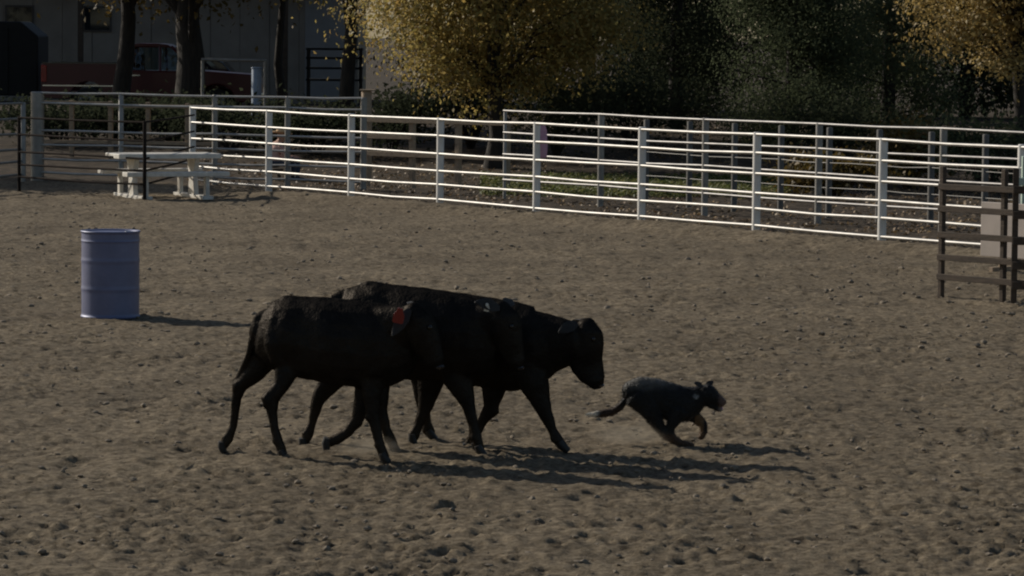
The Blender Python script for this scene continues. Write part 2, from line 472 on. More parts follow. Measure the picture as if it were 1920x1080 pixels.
# loose clods lying on the soil
def make_clods():
    ico = bmesh.new(); bmesh.ops.create_icosphere(ico, subdivisions=1, radius=1)
    iv = np.array([v.co[:] for v in ico.verts]); jf = np.array([[v.index for v in f.verts] for f in ico.faces]); ico.free()
    V, F = [], []
    n0 = 0
    for i in range(4200):
        y = 15.5 * (62 / 15.5) ** (nrng.random() ** 0.8)
        x = y * nrng.uniform(-0.19, 0.19)
        if (x - FA.x) * FN.x + (y - FA.y) * FN.y > -0.4: continue
        r = 0.006 + 0.020 * nrng.random() ** 2.5
        if y > 30: r *= 1.4
        S = iv * (r * nrng.uniform(0.7, 1.3, (len(iv), 1))) * np.array([1.2, 1.0, 0.65])
        a = nrng.uniform(0, 6.28); c, s = math.cos(a), math.sin(a)
        S = S @ np.array([[c, s, 0], [-s, c, 0], [0, 0, 1]])
        V.append(S + np.array([x, y, gz(x, y) + 0.15 * r + 0.002])); F.append(jf + n0); n0 += len(iv)
    V = np.concatenate(V); F = np.concatenate(F)
    me = bpy.data.meshes.new('dirt_clods'); me.from_pydata(V.tolist(), [], F.tolist())
    me.materials.append(M['stone_pale'])
    o = bpy.data.objects.new('dirt_clods', me); COL.objects.link(o)
    tag(o, 'loose dry clods scattered over the arena dirt', 'dirt clods', kind='stuff')
make_clods()

# ------------------------------------------------------------------ pipe fences
def pipe_fence(name, label, feet, heights, rail_r, post_r, post_h, mats, rail_from=None, group=None, post_rs=None, cat='fence', skip_last=False, skip_first=False):
    root = empty(name, feet[0])
    tag(root, label, cat, group)
    for i, p in enumerate(feet[:-1] if skip_last else feet):
        if skip_first and i == 0: continue
        mb = MB()
        r = post_rs[i] if post_rs else post_r
        mb.tube([p + Vector((0, 0, -0.2)), p + Vector((0, 0, post_h - 0.012)), p + Vector((0, 0, post_h))], [r, r, r * 0.8], 14)
        mb.build('post', mats[1], root, True, world=True)
    for k, h in enumerate(heights):
        i0 = rail_from[k] if rail_from else 0
        pts = []
        for i in range(len(feet)):
            if i < i0: continue
            wob = 0.010 * math.sin(i * 2.1 + k * 1.7)
            pts.append(feet[i] + Vector((0, 0, h + wob)) - FN * (post_r * 0.55))
            if i < len(feet) - 1:
                q = (feet[i] + feet[i + 1]) / 2
                pts.append(q + Vector((0, 0, h - 0.006 + 0.008 * math.sin(i * 3.3 + k))) - FN * (post_r * 0.55))
        mb = MB(); mb.tube(pts, rail_r, 10)
        mb.build('rail', mats[0], root, True, world=True)
    return root

feet1 = [FA + FDIR * SPAN * i for i in np.array([-2, -1, 0, 1, 2, 3, 4, 5, 6, 7])]
for p in feet1: p.z = 0.02
pipe_fence('pipe_fence', 'pale six-rail steel pipe fence along the far side of the arena', feet1,
           [1.45, 1.17, 0.88, 0.60, 0.36, 0.11], 0.0235, 0.062, 1.48, (M['galv'], M['galv_post']))
# parallel fence across the alley behind it
off = FN * 2.6
A2 = FA + FDIR * SPAN * 0.33 + off
feet2 = [A2 + FDIR * (SPAN * 1.02 * i) for i in range(9)]
pipe_fence('pipe_fence', 'grey four-rail pipe fence on the far side of the alley, behind the pale one', feet2,
           [1.56, 1.17, 0.80, 0.36], 0.0205, 0.055, 1.58, (M['galv_shaded'], M['galv_old']), post_rs=[0.03] + [0.055] * 8)
W2 = A2 + off * 0.5 + FDIR * 2.4
feet5 = [W2 + FDIR * (1.22 * i) for i in range(15)]
pipe_fence('wire_fence', 'dull fence of slim grey posts and thin wires beyond the alley', feet5, [1.30, 0.9, 0.5], 0.006, 0.05, 1.46, (M['galv_old'], M['post_grey']))
# cross fence of the pen at the left
PL = on_ground(62, 341); PR = on_ground(681, 357)
PL.y += 0.6
feet3 = [PL.lerp(PR, t) for t in (0, 0.265, 0.555, 0.775, 1.0)]
pipe_fence('pen_fence', 'grey six-rail pen fence crossing behind the picnic table', feet3,
           [1.69, 1.49, 0.97, 0.70, 0.42, 0.16], 0.022, 0.055, 1.71, (M['galv'], M['galv_old']), post_rs=[0.13, 0.05, 0.055, 0.055, 0.06])
# fence running off to the left
L0 = PL + Vector((-0.02, -0.25, 0)); L1 = on_ground(-330, 372)
feet4 = [L0 + (L1 - L0) * t for t in (0.06, 0.45, 1.0)]
pipe_fence('pen_fence', 'grey pipe fence running out of the picture at the left edge', feet4,
           [1.50, 1.20, 0.92, 0.63, 0.39, 0.14], 0.024, 0.05, 1.52, (M['galv_old'], M['galv_old']))
# dark panel standing in front of the table
D0 = on_ground(36, 360); D1 = on_ground(271, 376); 
D2 = feet1[0] + Vector((0.05, -0.1, 0))
pipe_fence('corral_panel', 'dark rusty corral panel of thin pipes standing in front of the picnic table', [D0, D1, D2],
           [1.33, 1.02, 0.72, 0.50, 0.27], 0.018, 0.032, 1.36, (M['rust_pipe'], M['rust_pipe']), cat='corral panel', skip_last=True)

# wooden rail fence behind the fences, mid picture
W0 = at(688, 335, 64.5); W1 = at(950, 338, 62.5); W0.z = W1.z = 0.0
def board_fence(name, label, P, Q, posts, boards, bh, bt, ph, pw, material, cat='fence', overhang=0.1, group=None):
    root = empty(name, P); tag(root, label, cat, group)
    d = (Q - P); ln = d.length; d.normalize()
    R = Matrix.Rotation(math.atan2(d.y, d.x), 3, 'Z')
    nrm = Vector((-d.y, d.x, 0))
    if nrm.y > 0: nrm = -nrm
    for t in posts:
        c = P + d * (ln * t)
        mb = MB(); mb.box(c + Vector((0, 0, ph / 2 - 0.1)), (pw, pw, ph + 0.2), R)
        mb.build('post', material, root, bevel=0.008, world=True)
    for (h, t0, t1) in boards:
        c = P + d * (ln * (t0 + t1) / 2) + Vector((0, 0, h)) + nrm * (pw / 2 + bt / 2 + 0.002)
        tilt = Matrix.Rotation(rng.uniform(-0.006, 0.006), 3, 'Y')
        mb = MB(); mb.box(c, (ln * (t1 - t0) + overhang, bt, bh), R @ tilt)
        mb.build('board', material, root, bevel=0.005, world=True)
    return root
board_fence('wooden_fence', 'weathered tan board fence behind the pipe rails left of centre', W0, W1, (0, 0.33, 0.66, 1.0),
            [(1.26, 0, 1), (0.95, 0, 0.33), (0.62, 0, 1)], 0.085, 0.04, 1.28, 0.10, M['tan_wood'])

# dark wooden hurdles at the right edge, inside the arena
H0 = on_ground(1764, 556); H1 = on_ground(1880, 566)
H1 = H0 + (H1 - H0) * 1.0
board_fence('wooden_hurdle', 'dark wooden hurdle whose left post stands free at the right edge of the arena', H0, H0 + (H1 - H0) * 2.4,
            (0.0, 0.415, 1.0), [(1.24, 0, 1), (0.99, 0, 1), (0.70, 0, 1), (0.45, 0, 1), (0.225, 0, 1)], 0.068, 0.03, 1.46, 0.06, M['old_wood'],
            cat='hurdle', overhang=0.04, group='wooden hurdles')
K0 = H1 + Vector((0.09, -0.20, 0)); K1 = K0 + Vector((1.6, -0.35, 0))
board_fence('wooden_hurdle', 'nearer dark wooden hurdle cut off by the right picture edge', K0, K1,
            (0.0, 1.0), [(1.25, 0, 1), (0.97, 0, 1), (0.69, 0, 1), (0.42, 0, 1), (0.20, 0, 1)], 0.085, 0.03, 1.48, 0.065, M['old_wood'],
            cat='hurdle', overhang=0.04, group='wooden hurdles')
# cream board standing behind the hurdles, pale green post
def cream_board():
    c = at(1897, 455, 42.0); c.z = 0
    root = empty('cream_board', c); tag(root, 'cream board on short feet standing behind the wooden hurdles', 'board')
    root.rotation_euler.z = math.radians(-50)
    mb = MB(); mb.box((0.42, 0, 0.52), (1.85, 0.03, 0.68)); mb.build('panel', M['cream'], root, bevel=0.006)
    for s in (-0.2, 0.44):
        mb = MB(); mb.box((s, 0.033, 0.35), (0.06, 0.03, 0.7)); mb.build('leg', M['tan_wood'], root, bevel=0.004)
        mb = MB(); mb.box((s, 0.06, 0.03), (0.06, 0.42, 0.06)); mb.build('foot', M['tan_wood'], root, bevel=0.004)
    c = at(1921, 452, 44.0); c.z = 0
    root = empty('painted_post', c); tag(root, 'pale green post with a crosspiece at the right picture edge', 'post')
    mb = MB(); mb.box((0, 0, 0.68), (0.11, 0.11, 1.4)); mb.build('upright', M['palegreen'], root, bevel=0.01)
    mb = MB(); mb.box((0.25, -0.072, 1.05), (0.75, 0.03, 0.10)); mb.build('crosspiece', M['palegreen'], root, bevel=0.006)
cream_board()

# ------------------------------------------------------------------ picnic table
def picnic_table():
    c = at(306, 370, 59.0); c.z = 0.0
    root = empty('picnic_table', c, math.radians(24))
    tag(root, 'white slab picnic table with two benches beside the fence corner', 'picnic table')
    LN = 1.85
    mb = MB(); mb.box((0, 0, 0.735), (LN, 0.80, 0.085)); mb.build('table_top', M['table'], root, bevel=0.012)
    for s in (-1, 1):
        mb = MB(); mb.box((0, s * 0.72, 0.44), (LN, 0.29, 0.08)); mb.build('bench', M['table'], root, bevel=0.012)
    for e in (-0.55, 0.55):
        mb = MB(); mb.prism([(-0.17, 0.06), (0.17, 0.06), (0.11, 0.36), (0.24, 0.688), (-0.24, 0.688), (-0.11, 0.36)], -0.045, 0.045)
        mb.v = [(v[1] + e, v[0], v[2]) for v in mb.v]; mb.build('pedestal', M['table'], root, bevel=0.01)
        mb = MB(); mb.box((e, 0, 0.03), (0.20, 1.62, 0.065)); mb.build('foot', M['table'], root, bevel=0.008)
        for s in (-1, 1):
            mb = MB(); mb.box((e, s * 0.72, 0.23), (0.07, 0.13, 0.336)); mb.build('bench_leg', M['table'], root, bevel=0.008)
picnic_table()

# ------------------------------------------------------------------ drum
def drum():
    c = on_ground(207, 594); c.z = 0.0
    root = empty('steel_drum', c)
    tag(root, 'dark blue steel drum standing alone in the arena', 'drum')
    R = 0.290
    prof = [(R - 0.012, 0.0), (R + 0.006, 0.0), (R + 0.009, 0.012), (R + 0.004, 0.022), (R, 0.028), (R, 0.045)]
    for zc in (0.29, 0.575):
        prof += [(R, zc - 0.045), (R, zc - 0.03), (R + 0.003, zc - 0.012), (R + 0.0045, zc), (R + 0.003, zc + 0.012), (R, zc + 0.03), (R, zc + 0.045)]
    prof += [(R, 0.745), (R, 0.76), (R + 0.005, 0.772), (R, 0.785), (R, 0.80), (R, 0.835), (R, 0.848), (R + 0.004, 0.856)]
    mb = MB(); mb.lathe(prof, 64); mb.build('shell', M['drum'], root, True)
    mb = MB(); mb.lathe([(R - 0.02, 0.846), (R - 0.012, 0.868), (R + 0.006, 0.874), (R + 0.010, 0.866), (R + 0.006, 0.857), (R - 0.004, 0.857)], 64)
    mb.build('rim', M['drum'], root, True)
    mb = MB(); mb.lathe([(R - 0.015, 0.842), (R - 0.02, 0.850), (R - 0.05, 0.852), (0.02, 0.853)], 48); lid = mb.build('lid', M['drum'], root, True)
    mb = MB(); mb.lathe([(0.03, 0.85), (0.03, 0.866), (0.02, 0.868)], 16, (0.17, 0.05, 0)); mb.build('bung', M['chrome'], lid, True)
drum()

# ------------------------------------------------------------------ animals
def lofts_to_mesh(name, lofts, voxel, smooth_iter, lateral=Vector((0, 1, 0))):
    """each loft: list of (centre, in-plane radius, lateral radius); all grow into one skin"""
    mb = MB()
    n = 18
    for L in lofts:
        P = [Vector(p[0]) for p in L]
        rings = []
        for i, (c, ra, rb) in enumerate(L):
            t = (P[min(i + 1, len(P) - 1)] - P[max(i - 1, 0)])
            t = (t - lateral * t.dot(lateral)).normalized()
            u = t.cross(lateral).normalized()
            rings.append((Vector(c), u, t, ra, rb))
        # rounded ends
        c, u, t, ra, rb = rings[0]
        m = min(ra, rb)
        full = [(c - t * m * 0.75, u, ra * 0.45, rb * 0.45), (c - t * m * 0.42, u, ra * 0.82, rb * 0.82)]
        full += [(c, u, ra, rb) for (c, u, t, ra, rb) in rings]
        c, u, t, ra, rb = rings[-1]
        m = min(ra, rb)
        full += [(c + t * m * 0.42, u, ra * 0.82, rb * 0.82), (c + t * m * 0.75, u, ra * 0.45, rb * 0.45)]
        V, F = [], []
        for c, u, ra, rb in full:
            for k in range(n):
                a = 2 * math.pi * k / n
                V.append(c + u * (math.cos(a) * ra) + lateral * (math.sin(a) * rb))
        for i in range(len(full) - 1):
            for k in range(n):
                F.append((i * n + k, i * n + (k + 1) % n, (i + 1) * n + (k + 1) % n, (i + 1) * n + k))
        F.append(tuple(reversed(range(n)))); F.append(tuple((len(full) - 1) * n + k for k in range(n)))
        mb.add(V, F)
    me = bpy.data.meshes.new(name + '_raw')
    me.from_pydata(mb.v, [], mb.f)
    bm = bmesh.new(); bm.from_mesh(me); bmesh.ops.recalc_face_normals(bm, faces=bm.faces); bm.to_mesh(me); bm.free()
    o = bpy.data.objects.new(name + '_raw', me); COL.objects.link(o)
    md = o.modifiers.new('r', 'REMESH'); md.mode = 'VOXEL'; md.voxel_size = voxel
    if smooth_iter:
        ms = o.modifiers.new('s', 'SMOOTH'); ms.factor = 0.5; ms.iterations = smooth_iter
    dg = bpy.context.evaluated_depsgraph_get()
    out = bpy.data.meshes.new_from_object(o.evaluated_get(dg))
    bpy.data.objects.remove(o); bpy.data.meshes.remove(me)
    out.name = name
    out.polygons.foreach_set('use_smooth', [True] * len(out.polygons))
    return out

def lerp_depth(dpt, x):
    (x0, d0), (x1, d1) = dpt
    return d0 + (d1 - d0) * (x - x0) / (x1 - x0)

def leg_points(pts, depth, spread=0.0):
    """pts (px, py, r px[, lateral factor]); the last one is set on the soil when ground is wanted"""
    s = depth / FPX
    return [(at(x, y, depth + spread * (1 - i / (len(pts) - 1))), r * s, r * s * 0.9) for i, (x, y, r) in enumerate(pts)]

def ear_mesh(base, tip, width, thick, up):
    """a leaf-shaped cupped ear"""
    base, tip = Vector(base), Vector(tip)
    ax = tip - base; L = ax.length; ax.normalize()
    side = ax.cross(up).normalized(); nrm = side.cross(ax)
    mb = MB(); n = 8
    V, F = [], []
    prof = [(0.0, 0.40), (0.15, 0.72), (0.35, 1.0), (0.6, 0.92), (0.82, 0.55), (0.97, 0.12)]
    for t, w in prof:
        for k in range(n):
            a = 2 * math.pi * k / n
            cx = math.cos(a) * width * w; cz = math.sin(a) * thick * (0.6 + 0.4 * w)
            cup = (cx / width) ** 2 * width * 0.35
            V.append(base + ax * (L * t) + side * cx + nrm * (cz + cup))
    for i in range(len(prof) - 1):
        for k in range(n):
            F.append((i * n + k, i * n + (k + 1) % n, (i + 1) * n + (k + 1) % n, (i + 1) * n + k))
    F.append(tuple(reversed(range(n)))); F.append(tuple((len(prof) - 1) * n + k for k in range(n)))
    mb.add(V, F)
    return mb

def coat_hair(me, root, n, length, width, sweep, material, lift=0.45, colour=None):
    """short hairs lying on the skin, one thin blade each"""
    me.calc_loop_triangles()
    nt = len(me.loop_triangles)
    tri = np.empty(nt * 3, np.int32); me.loop_triangles.foreach_get('vertices', tri); tri = tri.reshape(-1, 3)
    nv = len(me.vertices)
    co = np.empty(nv * 3, np.float32); me.vertices.foreach_get('co', co); co = co.reshape(-1, 3)
    no = np.empty(nv * 3, np.float32); me.vertices.foreach_get('normal', no); no = no.reshape(-1, 3)
    A, B, C_ = co[tri[:, 0]], co[tri[:, 1]], co[tri[:, 2]]
    ar = np.linalg.norm(np.cross(B - A, C_ - A), axis=1); ar /= ar.sum()
    t = nrng.choice(nt, n, p=ar)
    u = nrng.random((n, 2)); fl = u.sum(1) > 1; u[fl] = 1 - u[fl]
    P = A[t] + (B[t] - A[t]) * u[:, :1] + (C_[t] - A[t]) * u[:, 1:]
    Nn = no[tri[t, 0]]
    sw = np.array(sweep) + nrng.normal(size=(n, 3)) * 0.35
    sw -= Nn * (sw * Nn).sum(1)[:, None]; sw /= np.linalg.norm(sw, axis=1)[:, None] + 1e-6
    d = sw * (1 - lift) + Nn * lift; d /= np.linalg.norm(d, axis=1)[:, None]
    side = np.cross(d, Nn); side /= np.linalg.norm(side, axis=1)[:, None] + 1e-6
    ln = length * nrng.uniform(0.5, 1.3, (n, 1))
    P = P - Nn * 0.002
    V = np.stack([P - side * width, P + side * width, P + d * ln], 1).reshape(-1, 3)
    o = mesh_np('hair', V, np.arange(n * 3).reshape(-1, 3), material, root)
    o.matrix_parent_inverse = parent_world(root).inverted()
    if colour is not None:
        c = np.repeat(np.concatenate([colour[tri[t, 0]], np.ones((n, 1))], 1), 3, axis=0).astype(np.float32)
        at_ = o.data.attributes.new('coat', 'FLOAT_COLOR', 'POINT'); at_.data.foreach_set('color', c.ravel())
    return o

def cow(label, torso, neck, head, legs, dpt, head_depth, ears, tags, tail, eye):
    lofts = []
    def D(x): return lerp_depth(dpt, x)
    s0 = D(torso[len(torso) // 2][0]) / FPX
    lofts.append([(at(x, (t + b) / 2, D(x)), (b - t) / 2 * s0, lat) for x, t, b, lat in torso])
    nd = len(neck)
    def ND(i): return D(neck[0][0]) + (head_depth - D(neck[0][0])) * i / (nd - 1)
    lofts.append([(at(x, y, ND(i)), r * s0, lat) for i, (x, y, r, lat) in enumerate(neck)])
    lofts.append([(at(x, y, head_depth), r * s0, lat) for x, y, r, lat in head])
    hooves = []
    for pts, side, down in legs:
        pts = [(a, b, r * (0.86 if i >= 2 else 1)) for i, (a, b, r) in enumerate(pts)]
        x0 = pts[0][0]
        d = D(x0) + side
        L = leg_points(pts, d)
        L = [list(p) for p in L]
        # thick upper leg lies against the flank
        for i, p in enumerate(L):
            k = i / (len(L) - 1)
            p[0] = Vector(p[0]) + Vector((0, (0.05 if side < 0 else -0.05) * (1 - k) ** 2, 0))
            if i == 0: p[2] *= 0.50
            if i == 1: p[2] *= 0.72
        if down:
            dz = L[-1][0].z - (L[-1][1] * 0.75)
            for i, p in enumerate(L):
                p[0].z -= dz * (i / (len(L) - 1)) ** 1.0
        hooves.append((L[-2][0].copy(), L[-1][0].copy(), L[-1][1]))
        L[-1][1] *= 0.86; L[-1][2] *= 0.86
        # bony points of hock, knee and fetlock
        pv = [p[0] for p in L]
        best = max(range(2, len(L) - 2), key=lambda i: (2 * pv[i] - pv[i - 1] - pv[i + 1]).length / max(0.01, (pv[i + 1] - pv[i - 1]).length))
        for i, k in ((best, 0.62), (len(L) - 2, 0.5)):
            ov = 2 * pv[i] - pv[i - 1] - pv[i + 1]; ov.y = 0
            if i != best: ov = Vector((-1, 0, 0.1))
            if ov.length < 1e-4: continue
            ov.normalize(); r = L[i][1]; tv = (pv[i + 1] - pv[i - 1]).normalized()
            lofts.append([(pv[i] + ov * r * 0.2 - tv * r * 1.1, r * 0.62, r * 0.7), (pv[i] + ov * r * k, r * 0.82, r * 0.88), (pv[i] + ov * r * 0.15 + tv * r * 1.0, r * 0.62, r * 0.7)])
        lofts.append([tuple(p) for p in L])
    if tail:
        lofts.append([(at(x, y, D(torso[0][0]) + dy), r * s0, r * s0) for x, y, r, dy in tail])
    # shoulder and hip masses
    for (x, y, rx, ry, side, lat) in [(torso[2][0] + 20, torso[2][1] + 80, 34, 44, -1, 0.055), (torso[2][0] + 20, torso[2][1] + 80, 34, 44, 1, 0.055),
                                      (torso[-2][0] - 26, torso[-2][1] + 84, 34, 50, -1, 0.05), (torso[-2][0] - 26, torso[-2][1] + 84, 34, 50, 1, 0.05)]:
        lofts.append([(at(x - 6, y - ry, D(x) + side * 0.10), rx * 0.6 * s0, lat * 0.8), (at(x, y, D(x) + side * 0.135), rx * s0, lat), (at(x + 4, y + ry * 0.8, D(x) + side * 0.12), rx * 0.7 * s0, lat)])
    lofts.append([(at(x, t + (14 if i == 0 else 5), D(x)), 7 * s0, 0.035) for i, (x, t, b, lat) in enumerate(torso[2:-1])])                  # spine
    hx, hy = torso[2][0] + 26, torso[2][1]
    for sd in (-1, 1):
        bx, by = torso[-3][0] + 4, torso[-3][1]
        lofts.append([(at(bx - 4, by + 34, D(bx) + sd * 0.10), 14 * s0, 0.03), (at(bx + 8, by + 60, D(bx) + sd * 0.145), 17 * s0, 0.04), (at(bx + 30, by + 95, D(bx) + sd * 0.16), 14 * s0, 0.035)])  # shoulder blade
    me = lofts_to_mesh('body', lofts, 0.009, 5)
    # slight muscle and coat unevenness
    n = len(me.vertices); co = np.empty(n * 3, np.float32); me.vertices.foreach_get('co', co); co = co.reshape(-1, 3)
    no = np.empty(n * 3, np.float32); me.vertices.foreach_get('normal', no); no = no.reshape(-1, 3)
    w = 0.007 * perlin(co[:, 0] * 7 + 5, co[:, 2] * 7 + co[:, 1] * 5) + 0.003 * perlin(co[:, 0] * 19, co[:, 2] * 17 + co[:, 1] * 11)
    co += no * w[:, None]
    dents = [(torso[2][0] + 62, torso[2][1] + 52, 30, 34, 0.035), (torso[-3][0] - 40, torso[-3][1] + 70, 26, 60, 0.018),
             (torso[2][0] + 50, torso[2][1] + 108, 26, 24, 0.03)]
    for px_, py_, rx_, ry_, dep in dents:                                                                # flank hollow, behind the shoulder
        c_ = at(px_, py_, D(px_))
        k_ = np.exp(-((co[:, 0] - c_.x) / (rx_ * s0)) ** 2 - ((co[:, 2] - c_.z) / (ry_ * s0)) ** 2)
        co[:, 1] -= np.sign(co[:, 1] - c_.y) * np.minimum(np.abs(co[:, 1] - c_.y) * 0.5, dep) * k_
    rib = np.sin((co[:, 0]) * 62) * 0.0035 * np.exp(-((co[:, 0] - at((torso[3][0] + torso[-3][0]) / 2 + 20, 640, 23).x) / 0.20) ** 2) * np.exp(-((co[:, 2] - 0.70) / 0.14) ** 2)
    co[:, 1] += np.sign(no[:, 1]) * rib
    me.vertices.foreach_set('co', co.ravel()); me.update()
    c = at(torso[len(torso) // 2][0], 700, D(torso[len(torso) // 2][0])); c.z = 0
    root = empty('calf', c); tag(root, label, 'calf', 'black calves')
    me.materials.append(M['hide'])
    b = bpy.data.objects.new('body', me); COL.objects.link(b); b.parent = root; b.matrix_parent_inverse = parent_world(root).inverted()
    coat_hair(me, root, 14000, 0.013, 0.0018, (-0.8, 0, -0.6), M['hide'])
    for f, h, r in hooves:
        ax = (h - f).normalized()
        ax = (ax * 0.55 + Vector((0.35, 0, -0.55))).normalized()
        mb = MB(); r *= 1.15
        for sx in (-1, 1):
            o_ = Vector((0, sx * r * 0.52, 0))
            mb.tube([h - ax * r * 0.9 + o_, h - ax * r * 0.1 + o_, h + ax * r * 0.85 + o_ + Vector((r * 0.3, 0, 0))], [r * 0.55, r * 0.62, r * 0.5], 10)
        mb.build('hoof', M['hoof'], root, True, world=True)
    for base, tip, w in ears:
        mb = ear_mesh(base, tip, w, 0.012, Vector((0.2, -0.8, 0.5)))
        e = mb.build('ear', M['ear'], root, True, world=True)
    for c, w, h, m in tags:
        mb = MB()
        mb.prism([(-w * 0.22, h * 0.5), (w * 0.22, h * 0.5), (w * 0.3, h * 0.3), (w * 0.5, h * 0.02), (w * 0.5, -h * 0.40), (w * 0.40, -h * 0.5), (-w * 0.40, -h * 0.5), (-w * 0.5, -h * 0.40), (-w * 0.5, h * 0.02), (-w * 0.3, h * 0.3)], -0.003, 0.003)
        rt = Matrix.Rotation(0.2, 3, 'Y') @ Matrix.Rotation(0.25, 3, 'X')
        mb.v = [tuple(rt @ Vector(v) + c) for v in mb.v]
        t = mb.build('ear_tag', M[m], root, world=True)
        mb = MB(); mb.tube([c + Vector((0, -0.012, h * 0.42)), c + Vector((0, 0.012, h * 0.42))], 0.010, 10); mb.build('tag_button', M[m], t, True)
    hx_, hy_, hr_, hl_ = head[-1]
    c_ = at(hx_ + 3, hy_ + 3, head_depth)
    mb = MB(); mb.lathe([(0.012, -0.020), (0.038, -0.012), (0.047, 0.0), (0.040, 0.012), (0.014, 0.019)], 16)
    mb.v = [tuple(Vector((v[0], v[1] * 0.95, v[2])) + c_) for v in mb.v]; mb.build('nose', M['nose'], root, True, world=True)
    for ex in eye:
        mb = MB(); mb.lathe([(0.004, -0.017), (0.013, -0.011), (0.017, 0), (0.013, 0.011), (0.004, 0.017)], 12, ex); mb.build('eye', M['eye'], root, True, world=True)
    return root

# near calf, its head against the middle one
dA = ((500, 22.92), (740, 22.70)); hA = 22.56
cow('nearest black calf with a red ear tag, walking at the left of the group',
    [(484, 590, 645, 0.075), (492, 572, 668, 0.12), (507, 561, 688, 0.165), (534, 556, 700, 0.20), (572, 557, 711, 0.225), (612, 559, 718, 0.235), (652, 563, 724, 0.225), (690, 567, 729, 0.20), (728, 573, 727, 0.17), (756, 586, 714, 0.13)],
    [(706, 636, 66, 0.14), (735, 624, 56, 0.125), (760, 612, 44, 0.11), (780, 604, 34, 0.095)],
    [(774, 584, 21, 0.075), (780, 598, 31, 0.095), (790, 622, 33, 0.095), (800, 644, 29, 0.078), (810, 664, 22, 0.062), (816, 678, 19, 0.060), (818, 684, 15, 0.05)],
    [([(514, 622, 44), (494, 670, 30), (478, 697, 24), (453, 722, 15.5), (444, 745, 11), (441, 775, 9), (437, 800, 9.5), (428, 822, 11.2), (416, 838, 11.8)], 0.13, False),
     ([(538, 636, 44), (541, 688, 26), (528, 722, 19), (509, 749, 16.5), (510, 776, 12), (515, 803, 9.8), (522, 828, 10.4), (531, 854, 12)], -0.13, True),
     ([(700, 648, 40), (701, 705, 28), (697, 745, 21), (699, 782, 14.8), (706, 814, 10.8), (713, 842, 10.6), (721, 868, 12.5)], -0.11, True),
     ([(702, 660, 36), (690, 718, 23), (671, 785, 14.5), (652, 811, 11), (630, 825, 11.6), (611, 832, 13)], 0.11, False)],
    dA, hA,
    [(at(768, 580, hA - 0.08), at(734, 632, hA - 0.17), 0.042), (at(776, 578, hA + 0.08), at(770, 566, hA + 0.25), 0.042)],
    [(at(748, 592, hA - 0.20), 0.074, 0.105, 'red_tag')],
    [(500, 592, 14, 0), (484, 596, 10, -0.01), (474, 630, 7, -0.02), (466, 665, 6, 0.0), (454, 696, 7, 0.08), (443, 713, 5, 0.1)],
    [at(806, 614, hA - 0.088)])
# middle calf
dB = ((640, 23.42), (890, 23.14)); hB = 23.02
cow('middle black calf with a small white ear tag, between the other two',
    [(628, 562, 640, 0.075), (637, 543, 660, 0.12), (652, 533, 680, 0.165), (690, 528, 702, 0.205), (740, 535, 711, 0.225), (790, 540, 714, 0.23), (840, 547, 716, 0.22), (880, 556, 716, 0.19), (912, 568, 706, 0.14)],
    [(872, 634, 70, 0.14), (902, 622, 58, 0.125), (926, 608, 45, 0.11), (943, 600, 34, 0.095)],
    [(938, 580, 20, 0.075), (942, 594, 30, 0.095), (948, 618, 32, 0.095), (955, 642, 28, 0.078), (962, 664, 22, 0.062), (966, 680, 19, 0.060), (968, 686, 15, 0.05)],
    [([(658, 650, 46), (632, 700, 28), (596, 750, 14.5), (586, 792, 10), (578, 814, 12), (568, 832, 12.5)], 0.13, False),
     ([(680, 655, 44), (708, 712, 28), (714, 774, 14.5), (724, 812, 10), (732, 832, 12), (738, 849, 12.5)], -0.13, True),
     ([(848, 660, 42), (858, 712, 29), (878, 762, 15.5), (887, 800, 10.3), (894, 826, 12), (900, 853, 13)], -0.11, True),
     ([(855, 660, 38), (862, 715, 25), (880, 768, 14), (886, 805, 10), (889, 828, 11), (893, 848, 12)], 0.11, True)],
    dB, hB,
    [(at(936, 578, hB - 0.08), at(889, 566, hB - 0.20), 0.048), (at(946, 574, hB + 0.08), at(960, 562, hB + 0.24), 0.045)],
    [(at(913, 577, hB - 0.165), 0.036, 0.052, 'white_tag')],
    [(646, 556, 14, 0), (626, 562, 11, -0.02), (613, 590, 7, -0.03), (612, 640, 6, -0.03), (612, 690, 9, -0.03), (613, 712, 5, -0.03)],
    [at(959, 612, hB - 0.088)])
